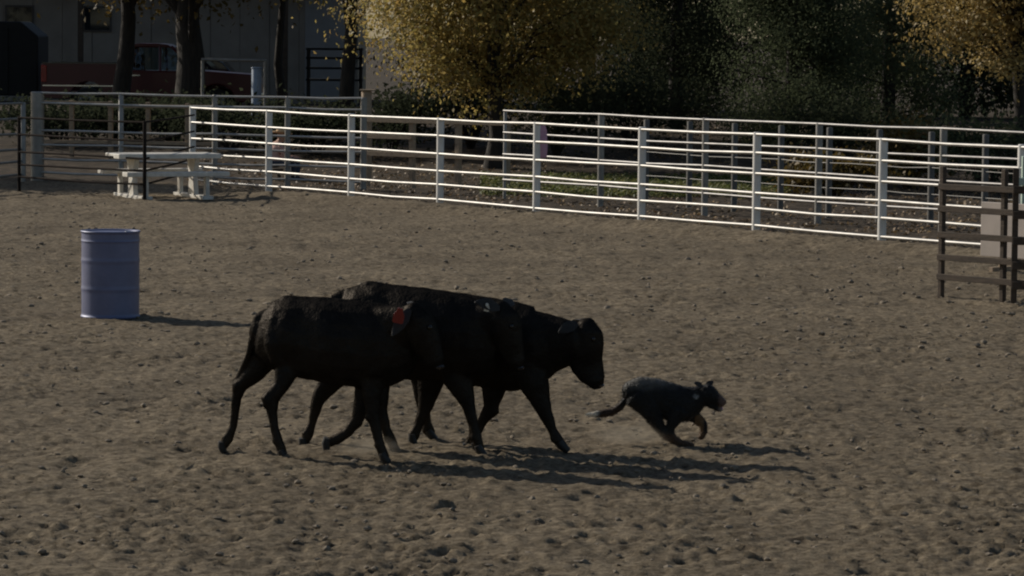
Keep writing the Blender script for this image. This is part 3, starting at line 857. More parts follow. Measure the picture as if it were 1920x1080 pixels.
# far calf, in the lead
dC = ((750, 23.88), (985, 23.50)); hC = 23.36
cow('leading black calf with its head lowered behind the dog',
    [(734, 572, 650, 0.075), (742, 557, 668, 0.12), (755, 549, 690, 0.165), (790, 546, 710, 0.205), (835, 548, 718, 0.22), (880, 553, 723, 0.225), (925, 560, 729, 0.215), (962, 567, 735, 0.19), (998, 576, 727, 0.16), (1024, 587, 708, 0.12)],
    [(976, 650, 78, 0.15), (1012, 645, 64, 0.13), (1045, 643, 52, 0.115), (1076, 640, 40, 0.10)],
    [(1100, 610, 19, 0.075), (1101, 622, 28, 0.095), (1101, 645, 31, 0.095), (1098, 668, 31, 0.082), (1100, 686, 31, 0.066), (1111, 704, 24.5, 0.062), (1117, 714, 19, 0.064), (1118, 719, 15, 0.052)],
    [([(800, 645, 46), (812, 705, 30), (796, 778, 15), (784, 812, 10), (778, 834, 12), (773, 848, 12.5)], -0.13, True),
     ([(785, 645, 44), (796, 708, 28), (795, 776, 14.5), (800, 806, 10), (804, 824, 12), (808, 838, 12.5)], 0.13, True),
     ([(984, 660, 44), (1000, 718, 30), (1022, 782, 16), (1035, 818, 10.5), (1044, 838, 12.2), (1055, 856, 13)], -0.14, True),
     ([(955, 665, 40), (926, 718, 27), (920, 764, 16), (902, 796, 10.5), (887, 822, 12), (875, 842, 13)], 0.08, False)],
    dC, hC,
    [(at(1082, 606, hC - 0.075), at(1046, 624, hC - 0.14), 0.042), (at(1092, 600, hC + 0.08), at(1078, 604, hC + 0.24), 0.042)],
    [],
    [(755, 570, 12, 0), (732, 576, 9, 0), (722, 610, 7, 0), (722, 660, 7, 0)],
    [at(1112, 636, hC - 0.088)])

# ------------------------------------------------------------------ dog
def coat_material():
    m, N, L, b = new_mat('dog_coat')
    a = N.new("ShaderNodeAttribute"); a.attribute_name = "coat"; a.attribute_type = 'GEOMETRY'
    L.new(a.outputs["Color"], b.inputs["Base Color"])
    b.inputs["Roughness"].default_value = 0.6
    b.inputs["Sheen Weight"].default_value = 0.04
    b.inputs["Specular IOR Level"].default_value = 0.25
    tc = N.new("ShaderNodeTexCoord"); n2 = N.new("ShaderNodeTexNoise"); n2.inputs["Scale"].default_value = 60
    L.new(tc.outputs["Object"], n2.inputs["Vector"])
    bp = N.new("ShaderNodeBump"); bp.inputs["Strength"].default_value = 0.5; bp.inputs["Distance"].default_value = 0.02
    L.new(n2.outputs[0], bp.inputs["Height"]); L.new(bp.outputs[0], b.inputs["Normal"])
    return m
def dog():
    D0 = 23.85; s = D0 / FPX
    lofts = [
        [(at(x, (t + b) / 2, D0), (b - t) / 2 * s, lat) for x, t, b, lat in
         [(1182, 713, 755, 0.07), (1196, 706, 762, 0.085), (1220, 707, 769, 0.09), (1245, 714, 782, 0.097), (1268, 721, 794, 0.10), (1288, 727, 790, 0.09), (1304, 731, 776, 0.07)]],
        [(at(1284, 752, D0), 29 * s, 0.085), (at(1300, 748, D0), 24 * s, 0.07), (at(1316, 743, D0), 20 * s, 0.062)],
        [(at(1314, 736, D0), 14 * s, 0.055), (at(1322, 738, D0), 20 * s, 0.07), (at(1332, 742, D0), 18 * s, 0.062), (at(1341, 748, D0), 13 * s, 0.044), (at(1349, 752, D0), 10.5 * s, 0.036), (at(1354, 755, D0), 9 * s, 0.032)],
        [(at(1328, 754, D0), 9 * s, 0.036), (at(1340, 763, D0), 5.5 * s, 0.026), (at(1351, 769, D0), 4 * s, 0.019)],
    ]
    for sd, dx in ((-0.065, 0), (0.065, -5)):
        lofts.append([(at(1200 + dx * 0.3, 740, D0 + sd * 0.8), 30 * s, 0.052), (at(1221 + dx * 0.5, 769, D0 + sd), 18 * s, 0.043), (at(1239 + dx, 801, D0 + sd), 8.8 * s, 0.027),
                      (at(1253 + dx, 817, D0 + sd), 7.5 * s, 0.023), (at(1276 + dx, 830, D0 + sd), 6 * s, 0.021), (at(1298 + dx, 836, D0 + sd), 5.5 * s, 0.024)])
    lofts.append([(at(1272, 770, D0 - 0.07), 20 * s, 0.045), (at(1262, 792, D0 - 0.07), 12 * s, 0.034), (at(1256, 807, D0 - 0.07), 8 * s, 0.024), (at(1263, 822, D0 - 0.07), 6.2 * s, 0.02), (at(1273, 830, D0 - 0.07), 5.6 * s, 0.024)])
    lofts.append([(at(1288, 766, D0 + 0.07), 19 * s, 0.045), (at(1306, 784, D0 + 0.07), 11 * s, 0.032), (at(1319, 795, D0 + 0.07), 8 * s, 0.024), (at(1321, 809, D0 + 0.07), 6.2 * s, 0.02), (at(1314, 820, D0 + 0.07), 5.8 * s, 0.024)])
    lofts.append([(at(1188, 736, D0), 10 * s, 0.03), (at(1173, 750, D0), 7 * s, 0.026), (at(1162, 764, D0), 7 * s, 0.026), (at(1146, 773, D0), 7.5 * s, 0.029), (at(1126, 776, D0), 7 * s, 0.027), (at(1110, 777, D0), 4.5 * s, 0.017), (at(1099, 777, D0), 2 * s, 0.008)])
    me = lofts_to_mesh('body', lofts, 0.0065, 4)
    n = len(me.vertices); co = np.empty(n * 3, np.float32); me.vertices.foreach_get('co', co); co = co.reshape(-1, 3)
    no = np.empty(n * 3, np.float32); me.vertices.foreach_get('normal', no); no = no.reshape(-1, 3)
    w = 0.003 * perlin(co[:, 0] * 34, co[:, 2] * 40 + co[:, 1] * 23)
    co = co + no * w[:, None]; me.vertices.foreach_set('co', co.ravel()); me.update()
    # coat pattern by body region, with one sun highlight painted in
    def X(px): return at(px, 760, D0).x
    def Zp(py): return at(1240, py, D0).z
    x, z = co[:, 0], co[:, 2]
    nz = perlin(x * 14 + 3, z * 14 + co[:, 1] * 9)
    colr = np.tile(np.array([0.014, 0.013, 0.012]), (n, 1))
    def paint(mask, c):
        k = np.clip(mask, 0, 1)[:, None]
        colr[:] = colr * (1 - k) + np.array(c) * k
    paint(smooth01(Zp(734), Zp(712), z + nz * 0.03) * smooth01(X(1285), X(1235), x) * 0.85, (0.16, 0.15, 0.13))       # greyish rump fur, and the sun's pale highlight painted along the back
    paint(smooth01(Zp(806), Zp(816), z + nz * 0.015) * 0.9, (0.09, 0.052, 0.03))                                       # tan lower legs
    paint(smooth01(X(1128), X(1116), x + nz * 0.01), (0.66, 0.62, 0.54))                                                # white tail tip
    paint(smooth01(X(1168), X(1160), x) * smooth01(X(1120), X(1130), x), (0.045, 0.026, 0.016))                         # brown tail
    paint(smooth01(X(1344), X(1352), x) * 0.8, (0.16, 0.10, 0.075))                                                     # brown muzzle
    paint(smooth01(X(1303), X(1306), x) * smooth01(X(1324), X(1318), x) * smooth01(Zp(775), Zp(780), z) * smooth01(Zp(824), Zp(812), z) * 0.8, (0.22, 0.13, 0.06))
    def spot(px, py, rx, ry): return smooth01(1.2, 0.5, ((x - X(px)) / (rx * s)) ** 2 + ((z - at(px, py, D0).z) / (ry * s)) ** 2)
    paint(spot(1305, 739, 5, 8) * smooth01(-0.35, 0.25, nz + 0.1) * (co[:, 1] < D0) * 0.9, (0.5, 0.48, 0.44))        # white mark on the neck
    paint(smooth01(X(1345), X(1353), x) * smooth01(Zp(758), Zp(764), z) * 0.8, (0.25, 0.2, 0.17))
    ca = me.attributes.new('coat', 'FLOAT_COLOR', 'POINT')
    ca.data.foreach_set('color', np.concatenate([colr, np.ones((n, 1))], 1).astype(np.float32).ravel())
    root = empty('dog', Vector((X(1240), D0, 0)))
    tag(root, 'black and grey herding dog with a white-tipped tail running ahead of the calves', 'dog')
    cm = coat_material(); me.materials.append(cm)
    coat_hair(me, root, 16000, 0.022, 0.0018, (-0.9, 0, -0.35), cm, lift=0.38, colour=colr)
    b = bpy.data.objects.new('body', me); COL.objects.link(b); b.parent = root; b.matrix_parent_inverse = parent_world(root).inverted()
    fur = mat('dog_ear_fur', (0.016, 0.013, 0.011), rough=0.7, scale=30)
    for bs, tp in ((at(1318, 726, D0 - 0.04), at(1301, 717, D0 - 0.085)), (at(1323, 725, D0 + 0.04), at(1338, 714, D0 + 0.08))):
        ear_mesh(bs, tp, 0.022, 0.007, Vector((0.3, -0.8, 0.4))).build('ear', fur, root, True, world=True)
    mb = MB(); mb.lathe([(0.003, -0.012), (0.010, -0.008), (0.012, 0), (0.010, 0.008), (0.003, 0.012)], 10, at(1359, 753, D0)); mb.build('nose', M['eye'], root, True, world=True)
    for e in (-1, 1):
        mb = MB(); mb.lathe([(0.002, -0.008), (0.007, -0.004), (0.008, 0), (0.007, 0.004), (0.002, 0.008)], 10, at(1337, 738, D0 + e * 0.042)); mb.build('eye', M['eye'], root, True, world=True)
    mb = MB(); mb.tube([at(1340, 756, D0), at(1349, 761, D0), at(1355, 767, D0)], [0.012, 0.011, 0.007], 8); mb.build('tongue', M['pink'], root, True, world=True)
dog()

# ------------------------------------------------------------------ person behind the fence
def person():
    Y = 66.2; s = Y / FPX
    g = at(520, 345, Y); g.z = gz(g.x, g.y)
    root = empty('person', g); tag(root, 'person in a tan brimmed hat and pale pink shirt sitting behind the pipe fence', 'person')
    def P(x, z, y=0.0): return g + Vector((x, y, z))
    lat = Vector((0, 1, 0))
    # seated, facing right: hips, trunk leaning forward, neck, head, thighs, shins, arms
    body = [[(P(-0.06, 0.36), 0.13, 0.17), (P(-0.07, 0.50), 0.115, 0.16), (P(-0.04, 0.62), 0.125, 0.19), (P(0.0, 0.72), 0.095, 0.19), (P(0.02, 0.77), 0.05, 0.08)],
            [(P(0.03, 0.75), 0.05, 0.05), (P(0.06, 0.82), 0.048, 0.048)],
            [(P(0.085, 0.80), 0.06, 0.055), (P(0.085, 0.86), 0.088, 0.075), (P(0.08, 0.92), 0.08, 0.072)],
            [(P(0.165, 0.855), 0.018, 0.015), (P(0.172, 0.845), 0.014, 0.015)]]
    for e in (-1, 1):
        body.append([(P(-0.04, 0.36, e * 0.09), 0.085, 0.08), (P(0.2, 0.40, e * 0.12), 0.072, 0.07), (P(0.36, 0.42, e * 0.13), 0.058, 0.055), (P(0.38, 0.25, e * 0.13), 0.055, 0.05), (P(0.36, 0.08, e * 0.13), 0.038, 0.038), (P(0.38, 0.045, e * 0.13), 0.042, 0.04), (P(0.5, 0.035, e * 0.14), 0.033, 0.042)])
        body.append([(P(0.0, 0.70, e * 0.19), 0.06, 0.055), (P(0.03, 0.57, e * 0.22), 0.048, 0.045), (P(0.07, 0.47, e * 0.22), 0.04, 0.038), (P(0.2, 0.46, e * 0.17), 0.034, 0.032), (P(0.30, 0.475, e * 0.13), 0.026, 0.026), (P(0.36, 0.48, e * 0.12), 0.020, 0.036)])
        for k, (dy, ln) in enumerate(((-0.03, 0.062), (-0.01, 0.075), (0.012, 0.07), (0.033, 0.055))):
            body.append([(P(0.37, 0.478, e * 0.12 + dy), 0.0095, 0.0095), (P(0.37 + ln * 0.6, 0.472, e * 0.12 + dy), 0.009, 0.009), (P(0.37 + ln, 0.455, e * 0.12 + dy), 0.008, 0.008)])
        body.append([(P(0.325, 0.48, e * 0.12 - e * 0.03), 0.010, 0.010), (P(0.36, 0.485, e * 0.12 - e * 0.055), 0.0095, 0.0095), (P(0.385, 0.475, e * 0.12 - e * 0.06), 0.008, 0.008)])
    me = lofts_to_mesh('body', body, 0.009, 3)
    for k in ('skin', 'shirt', 'denim', 'rubber'): me.materials.append(M[k])
    idx = []
    for p in me.polygons:
        c = p.center - g
        arm = c.x > 0.27 and c.z > 0.43
        if c.z < 0.085 and c.x > 0.25: k = 3
        elif arm and abs(c.y) < 0.24 and c.z > 0.445: k = 0
        elif c.z > 0.765: k = 0
        elif c.z < 0.43 and not (c.x < 0.0 and c.z > 0.40): k = 2
        elif c.x > 0.22 and c.z < 0.47: k = 2
        else: k = 1
        idx.append(k)
    me.polygons.foreach_set('material_index', idx)
    b = bpy.data.objects.new('body', me); COL.objects.link(b); b.parent = root; b.matrix_parent_inverse = parent_world(root).inverted()
    mb = MB(); tilt = Matrix.Translation(P(0.075, 0.925)) @ Matrix.Rotation(0.12, 4, 'Y')
    prof = [(0.205, 0.022), (0.21, 0.014), (0.15, -0.004), (0.098, 0.0), (0.095, 0.05), (0.088, 0.095), (0.07, 0.118), (0.02, 0.112)]
    mb.lathe(prof, 28); mb.v = [tuple(tilt @ Vector(((v[0] * 1.12, v[1] * (0.9 if abs(v[2]) < 0.03 else 1), v[2] + 0.5 * (v[1] ** 2 if (v[0] ** 2 + v[1] ** 2) > 0.012 else 0) + 0.0)))) for v in mb.v]
    hat = mb.build('hat', M['straw'], root, True, world=True)
    mb = MB(); mb.lathe([(0.099, 0.004), (0.101, 0.004), (0.0985, 0.026), (0.096, 0.026)], 28); mb.v = [tuple(tilt @ Vector((v[0] * 1.12, v[1], v[2]))) for v in mb.v]
    mb.build('hat_band', M['old_wood'], hat, True)
    root.rotation_euler.z = math.radians(25)
    # low stool under the person
    r2 = empty('stool', P(-0.05, 0)); tag(r2, 'low wooden stool under the person in the hat', 'stool')
    mb = MB(); mb.lathe([(0.16, 0.20), (0.165, 0.21), (0.165, 0.235), (0.16, 0.24)], 24); mb.build('seat', M['old_wood'], r2, True)
    for a in (0.7, 2.3, 3.9, 5.4):
        mb = MB(); mb.tube([(0.10 * math.cos(a), 0.10 * math.sin(a), 0.205), (0.14 * math.cos(a), 0.14 * math.sin(a), -0.01)], 0.017, 8); mb.build('leg', M['old_wood'], r2, True)
person()

# pink cloth hanging on a fence post
def cloth():
    p = feet1[4]
    c = p + FN * 0.10 + Vector((-0.03, 0, 0))
    o = None
    mb = MB(); n = 20; V, F = [], []
    rows = [(1.43, 0.070, 0.03), (1.36, 0.095, 0.04), (1.2, 0.10, 0.045), (1.05, 0.105, 0.045), (0.93, 0.10, 0.04), (0.91, 0.085, 0.03)]
    for z, a, b_ in rows:
        for k in range(n):
            t = 2 * math.pi * k / n
            f = 1 + 0.14 * math.sin(5 * t + z * 7)
            V.append(c + Vector((math.cos(t) * a * f, math.sin(t) * b_ * f - 0.045, z)))
    for i in range(len(rows) - 1):
        for k in range(n):
            F.append((i * n + k, i * n + (k + 1) % n, (i + 1) * n + (k + 1) % n, (i + 1) * n + k))
    F.append(tuple(reversed(range(n)))); F.append(tuple((len(rows) - 1) * n + k for k in range(n)))
    mb.add(V, F)
    o = mb.build('pink_jacket', M['pink'], None, True)
    tag(o, 'pink jacket hung on a post of the pale pipe fence', 'jacket')
cloth()

# ------------------------------------------------------------------ trees
def leaf_cloud(pts, size, jitter, nrm_up=0.3, aspect=0.55, lie=0.75, centre=None):
    """numpy array of leaf centres -> quads bent along the middle"""
    n = len(pts)
    nn0 = nrng.normal(size=(n, 3)) * 0.5 + np.array([-0.33, -0.33, 1.0]) * lie
    if centre is not None:
        w_ = pts - centre; nn0 = nn0 * 0.75 + 0.9 * w_ / (np.linalg.norm(w_, axis=1)[:, None] + 1e-6)
    nn0 /= np.linalg.norm(nn0, axis=1)[:, None]
    d = nrng.normal(size=(n, 3)); d -= nn0 * (d * nn0).sum(1)[:, None]; d /= np.linalg.norm(d, axis=1)[:, None]
    e = np.cross(nn0, d)
    s = size * nrng.uniform(0.6, 1.4, (n, 1))
    a = pts - d * s * 0.5; b = pts + d * s * 0.5
    w = e * s * aspect * 0.5
    nn = np.cross(d, e) * s * 0.12
    V = np.stack([a, pts - w + nn, b, pts + w + nn], 1).reshape(-1, 3)
    F = np.arange(n * 4).reshape(-1, 4)
    return V, F
def broadleaf(name, label, x, y, trunk_r, z0, height, rad, n, size, material, group, lean=(0, 0), shape=None, clusters=60, cat='tree'):
    z = gz(x, y)
    root = empty(name, (x, y, z)); tag(root, label, cat, group)
    mb = MB()
    top = Vector((lean[0], lean[1], height * 0.8))
    k = 9
    pts = [Vector((top.x * (i / (k - 1)) ** 1.3 + 0.06 * math.sin(i * 1.9 + x), top.y * (i / (k - 1)) + 0.05 * math.cos(i * 2.3), -0.15 + (top.z + 0.15) * i / (k - 1))) for i in range(k)]
    mb.tube(pts, [trunk_r * (1.35 if i == 0 else 1.0) * (1 - 0.8 * (i / (k - 1))) + 0.01 for i in range(k)], 12)
    lc = []
    zc = (z0 + height) / 2; hz = (height - z0) / 2
    for i in range(clusters):
        while True:
            p = nrng.uniform(-1, 1, 3)
            q = np.linalg.norm(p)
            if 0.35 < q < 1: break
        c = Vector((p[0] * rad + lean[0] * 0.7, p[1] * rad + lean[1] * 0.7, zc + p[2] * hz))
        if shape: c = shape(c)
        lc.append(c)
        if i % 2 == 0:
            t = min(0.95, max(0.25, (c.z - 0.35 * rad) / (height * 0.8)))
            a = pts[int(t * (k - 1))]
            m_ = (a + c) / 2 + Vector((0, 0, 0.15 * rad))
            mb.tube([a, m_, c], [trunk_r * 0.26, trunk_r * 0.15, 0.012], 6)
    mb.build('trunk', M['bark'], root, True)
    P = []
    per = n // clusters
    for c in lc:
        r = rad * nrng.uniform(0.15, 0.36)
        q = nrng.normal(size=(per, 3)) * np.array([r, r, r * 0.62]) * 0.62
        q[:, 2] -= 0.12 * np.linalg.norm(q[:, :2], axis=1)
        P.append(q + np.array(c))
    CC = np.repeat(np.array([list(c) for c in lc]), per, axis=0) - np.array([0, 0, 0.12 * rad])
    P = np.concatenate(P)
    keep = P[:, 2] > 0.25
    P = P[keep]; CC = CC[keep]
    V, F = leaf_cloud(P, size, 0.1, lie=0.35, centre=CC)
    mesh_np('crown', V, F, material, root)
    return root
def conifer(name, label, x, y, height, rad, n, size, material, group, z0=0.2, trunk_r=0.16, blunt=0.75):
    z = gz(x, y)
    root = empty(name, (x, y, z)); tag(root, label, 'tree', group)
    mb = MB(); mb.tube([(0, 0, -0.15), (0.03, 0, height * 0.5), (0, 0.02, height * 0.97)], [trunk_r * 1.2, trunk_r * 0.7, 0.02], 10)
    P = []; CC = []
    nb = 150
    for i in range(nb):
        t = nrng.random() ** 0.85
        zz = z0 + (height - z0) * t
        rr = rad * (1 - t) ** blunt * nrng.uniform(0.72, 1.08)
        a = nrng.uniform(0, 6.283)
        end = np.array([math.cos(a) * rr, math.sin(a) * rr, zz - 0.10 * rr + 0.25 * rr * nrng.random()])
        st = np.array([0, 0, zz - 0.15 * rr])
        if i % 4 == 0: mb.tube([st, end * 0.95 + st * 0.05], [0.03, 0.008], 5)
        m = n // nb
        u = nrng.random((m, 1)) ** 0.55
        q = st + (end - st) * u + nrng.normal(size=(m, 3)) * np.array([0.17, 0.17, 0.15]) * rad * (0.35 + 0.75 * u)
        P.append(q); CC.append(np.tile(end * 0.55 + st * 0.45 - np.array([0, 0, 0.1 * rad]), (m, 1)))
    mb.build('trunk', M['bark'], root, True)
    P = np.concatenate(P); keep = P[:, 2] > 0.05; P = P[keep]
    CC = np.concatenate(CC)[keep]
    V, F = leaf_cloud(P, size, 0.1, aspect=0.5, lie=0.2, centre=CC)
    mesh_np('crown', V, F, material, root)
    return root
TR = 'trees behind the arena'
def PX(px, Y): return (px - 960) * Y / FPX
# yellow tree, centre
broadleaf('autumn_tree', 'yellow-green autumn tree with low hanging crown left of centre', PX(925, 71), 71, 0.18, 1.5, 8.2, 3.1, 90000, 0.095, M['leaf_yellow'], TR, clusters=150)
# golden tree at the right edge
broadleaf('autumn_tree', 'golden autumn tree cut off by the right picture edge', PX(1905, 68), 68, 0.16, 2.0, 7.5, 2.1, 56000, 0.09, M['leaf_gold'], TR, clusters=110)
# dark trunks at the left with crowns above the picture
broadleaf('yard_tree', 'tree with the thickest dark trunk, in front of the red pickup', PX(352, 82), 82, 0.40, 3.15, 8.6, 3.6, 16000, 0.14, M['leaf_brown'], TR, clusters=70)
broadleaf('yard_tree', 'slimmer dark-trunked tree left of the thickest trunk, before the pickup', PX(228, 84), 84, 0.24, 3.1, 8.8, 3.6, 16000, 0.14, M['leaf_brown'], TR, lean=(0.3, 0.2), clusters=70)
broadleaf('yard_tree', 'dark slender tree beside the yellow tree, left of it', PX(650, 79), 79, 0.19, 3.1, 8.5, 2.3, 12000, 0.12, M['leaf_yellow'], TR, clusters=60)
broadleaf('yard_tree', 'thin dark tree between the pipe frame and the pale barn door', PX(522, 85), 85, 0.12, 3.0, 7.5, 2.0, 9000, 0.13, M['leaf_brown'], TR, clusters=46)
# unseen trees added left of the picture to cast shade
broadleaf('yard_tree', 'added unseen shade tree beyond the left picture edge near the pen', -19.0, 70.3, 0.25, 2.8, 9.2, 1.9, 14000, 0.20, M['leaf_brown'], TR, clusters=110)
broadleaf('yard_tree', 'added unseen shade tree beyond the left picture edge near the barn', -20.5, 93, 0.3, 2.6, 10.5, 5.2, 14000, 0.22, M['leaf_brown'], TR, clusters=90)
# evergreens
conifer('juniper_tree', 'broad grey-green juniper right of centre', PX(1480, 77), 77, 7.5, 2.1, 76000, 0.075, M['leaf_mid'], TR, blunt=0.45)
conifer('juniper_tree', 'dark juniper between the yellow tree and the grey-green juniper', PX(1262, 82), 82, 8.5, 2.2, 60000, 0.085, M['leaf_dark'], TR, blunt=0.5)
conifer('juniper_tree', 'grey-green juniper beside the golden tree', PX(1660, 81), 81, 7.8, 1.9, 64000, 0.075, M['leaf_mid'], TR, blunt=0.45)
# wood closing the background: dark evergreens side by side
k = 0
for i in range(10):
    x = -5.0 + i * 3.4 + nrng.uniform(-0.8, 0.8); y = 94 + nrng.uniform(-2, 5) + (8 if i < 2 else 0)
    if i == 0: continue
    conifer('evergreen_tree', ('tall dark evergreen in the wood behind the trees' if x < 0.166 * y else 'tall dark evergreen beyond the right picture edge'), x, y, nrng.uniform(9, 12), nrng.uniform(2.6, 3.2), 24000, 0.19, M['leaf_dark'], 'dark wood', blunt=0.4)
# shrubs behind the fences
def shrub(label, x, y, h, r, n, size, material):
    z = gz(x, y); root = empty('shrub', (x, y, z)); tag(root, label, 'shrub', 'shrubs behind the fences')
    mb = MB(); P = []
    for i in range(14):
        a = nrng.uniform(0, 6.28); e = np.array([math.cos(a) * r * nrng.uniform(0.2, 0.9), math.sin(a) * r * nrng.uniform(0.2, 0.9), h * nrng.uniform(0.45, 0.95)])
        mb.tube([(0, 0, -0.1), tuple(e * np.array([0.4, 0.4, 0.55])), tuple(e)], [0.03, 0.018, 0.006], 5)
        P.append(e + nrng.normal(size=(n // 14, 3)) * np.array([r * 0.3, r * 0.3, h * 0.2]))
    mb.build('stem', M['bark'], root, True)
    P = np.concatenate(P); P = P[P[:, 2] > 0.03]
    V, F = leaf_cloud(P, size, 0.1, lie=0.15); mesh_np('foliage', V, F, material, root)
for i, (px, Y, h, r, m, lb) in enumerate([
        (730, 74, 1.2, 1.0, 'leaf_dark', 'dark shrub at the foot of the yellow tree, leftmost'),
        (880, 76, 1.5, 1.2, 'leaf_dark', 'dark shrub under the middle of the yellow tree'),
        (1040, 74, 1.5, 1.2, 'leaf_dark', 'dark shrub under the right side of the yellow tree'),
        (1180, 76, 1.6, 1.3, 'leaf_dark', 'dark shrub below the dark juniper'),
        (1570, 72, 1.3, 1.1, 'leaf_dark', 'dark shrub right of the grey-green juniper'),
        (1700, 66, 1.1, 0.9, 'leaf_brown', 'brown shrub below the golden tree, left one'),
        (1850, 64, 1.2, 1.0, 'leaf_mid', 'grey-green shrub below the golden tree'),
        (110, 76, 0.85, 1.2, 'leaf_dark', 'added dark shrub filling the shade behind the low tan boards, near the corner post'),  # dark shrubs added to stand in for deep shade behind the pen
        (215, 77, 0.85, 1.2, 'leaf_dark', 'added dark shrub filling the shade behind the low tan boards, left of the picnic table'),
        (320, 77, 0.85, 1.3, 'leaf_dark', 'added dark shrub filling the shade behind the low tan boards, above the picnic table'),
        (430, 75, 1.0, 1.2, 'leaf_dark', 'added dark shrub filling the shade below the pipe frame'),
        (590, 74, 0.9, 1.2, 'leaf_dark', 'dark low shrub below the dark rack'),
        (1560, 61, 0.7, 0.9, 'leaf_brown', 'low brown shrub behind the right part of the alley')]):
    shrub(lb, PX(px, Y), Y, h, r, 2600, 0.11, M[m])
# grass strip and fallen leaves
def strip(name, label, cat, px0, px1, Y0, Y1, n, size, material, up):
    xs = nrng.uniform(0, 1, n); Ys = nrng.uniform(Y0, Y1, n)
    X_ = (px0 + (px1 - px0) * xs - 960) * Ys / FPX
    Zs = base_height(X_, Ys) + (nrng.uniform(0.01, 0.14, n) if up else 0.012)
    keep = ((X_ - FA.x) * FN.x + (Ys - FA.y) * FN.y > 0.4) & (perlin(X_ * 0.9, Ys * 0.7) > -0.18)
    P = np.stack([X_, Ys, Zs], 1)[keep]
    V, F = leaf_cloud(P, size, 0.1, aspect=0.3 if up else 0.7)
    o = mesh_np(name, V, F, material); tag(o, label, cat, kind='stuff')
strip('grass', 'thin green grass growing behind the alley fence', 'grass', 900, 1480, 60.5, 68, 16000, 0.11, M['grass'], True)
strip('fallen_leaves', 'brown fallen leaves littering the yard behind the fences', 'leaves', 350, 2100, 46, 84, 14000, 0.075, M['litter'], False)

# tan board fence behind the pen
B0 = Vector((PX(66, 73), 73, gz(0, 73))); B1 = Vector((PX(400, 72), 72, gz(0, 72)))
board_fence('wooden_fence', 'low tan board fence behind the pen at the left', B0, B1, (0, 0.2, 0.42, 0.63, 0.85, 1.0),
            [(1.16, 0, 0.42), (1.14, 0.42, 1), (0.33, 0, 0.42), (0.36, 0.42, 1)], 0.075, 0.04, 1.22, 0.09, M['tan_wood'])

# ------------------------------------------------------------------ barn
def barn():
    Y = 106; z = 0.68
    x0, x1 = -27.0, PX(668, Y)
    root = empty('barn', (x0, Y, z)); tag(root, 'long grey barn with an overhanging roof behind the parked vehicles', 'barn')
    W = x1 - x0
    H = 4.2
    n = int(W / 0.9)
    for i in range(n):
        xa = W * i / n; wd = W / n
        if 0: pass
        mb = MB(); mb.box((xa + wd / 2, 0.02 * (i % 2), H / 2), (wd - 0.012, 0.06, H)); mb.build('siding_panel', M['barnwall'], root)
    mb = MB(); mb.box((W / 2, 4.0, H / 2 - 0.05), (W - 0.2, 7.8, H - 0.1)); mb.build('hall', M['roof'], root)
    # roof with a deep porch in front
    mb = MB(); mb.prism([(-1.1, H - 0.35), (-1.1, H - 0.22), (4.0, H + 1.7), (8.6, H + 0.25), (8.6, H + 0.1), (4.0, H + 1.5)], 0, 1)
    mb.v = [(v[1] * (W + 0.8) - 0.4, v[0], v[2]) for v in mb.v]; mb.build('roof', M['roof'], root)
    for i in range(7):
        mb = MB(); mb.box((W * (i + 0.3) / 7, -0.95, (H - 0.4) / 2), (0.16, 0.16, H - 0.4)); mb.build('porch_post', M['old_wood'], root)
    xd = PX(606, Y) - x0
    mb = MB(); mb.box((xd, -0.06, 1.75), (1.25, 0.05, 3.3)); d = mb.build('door', M['barnpale'], root)
    d["label"] = 'pale sliding barn door'
    mb = MB(); mb.box((xd + 0.5, -0.10, 1.3), (0.04, 0.04, 0.25)); mb.build('handle', M['chrome'], d)
    xw = PX(25, Y) - x0
    for xw in (PX(35, Y) - x0, PX(180, Y) - x0):
        mb = MB(); mb.box((xw, -0.05, 2.6), (0.9, 0.04, 0.8)); w = mb.build('window', M['roof'], root)
        mb = MB(); mb.box((xw, -0.075, 2.6), (0.78, 0.012, 0.68)); mb.build('pane', M['glass'], w)
barn()

# ------------------------------------------------------------------ vehicles
def wheel(root, x, y, r, w):
    mb = MB(); mb.lathe([(r * 0.62, -w / 2), (r * 0.93, -w / 2), (r, -w * 0.35), (r, w * 0.35), (r * 0.93, w / 2), (r * 0.62, w / 2)], 28)
    mb.v = [(v[0] + x, v[2] + y, v[1] + r) for v in mb.v]; t = mb.build('wheel', M['rubber'], root, True)
    mb = MB(); mb.lathe([(r * 0.2, -w * 0.5), (r * 0.6, -w * 0.52), (r * 0.64, -w * 0.4), (r * 0.64, w * 0.4), (r * 0.6, w * 0.52), (r * 0.2, w * 0.5)], 24)
    mb.v = [(v[0] + x, v[2] + y, v[1] + r) for v in mb.v]; mb.build('rim', M['galv_old'], t, True)
def arch_outline(top, bottom_z, wheels, r, x0, x1):
    """body side outline: bottom edge with wheel arches, then the top points"""
    pts = [(x0, bottom_z)]
    for wx in wheels:
        for i in range(9):
            a = math.pi - math.pi * i / 8
            pts.append((wx + math.cos(a) * r, bottom_z + math.sin(a) * r * 0.95))
    pts.append((x1, bottom_z))
    return pts + top
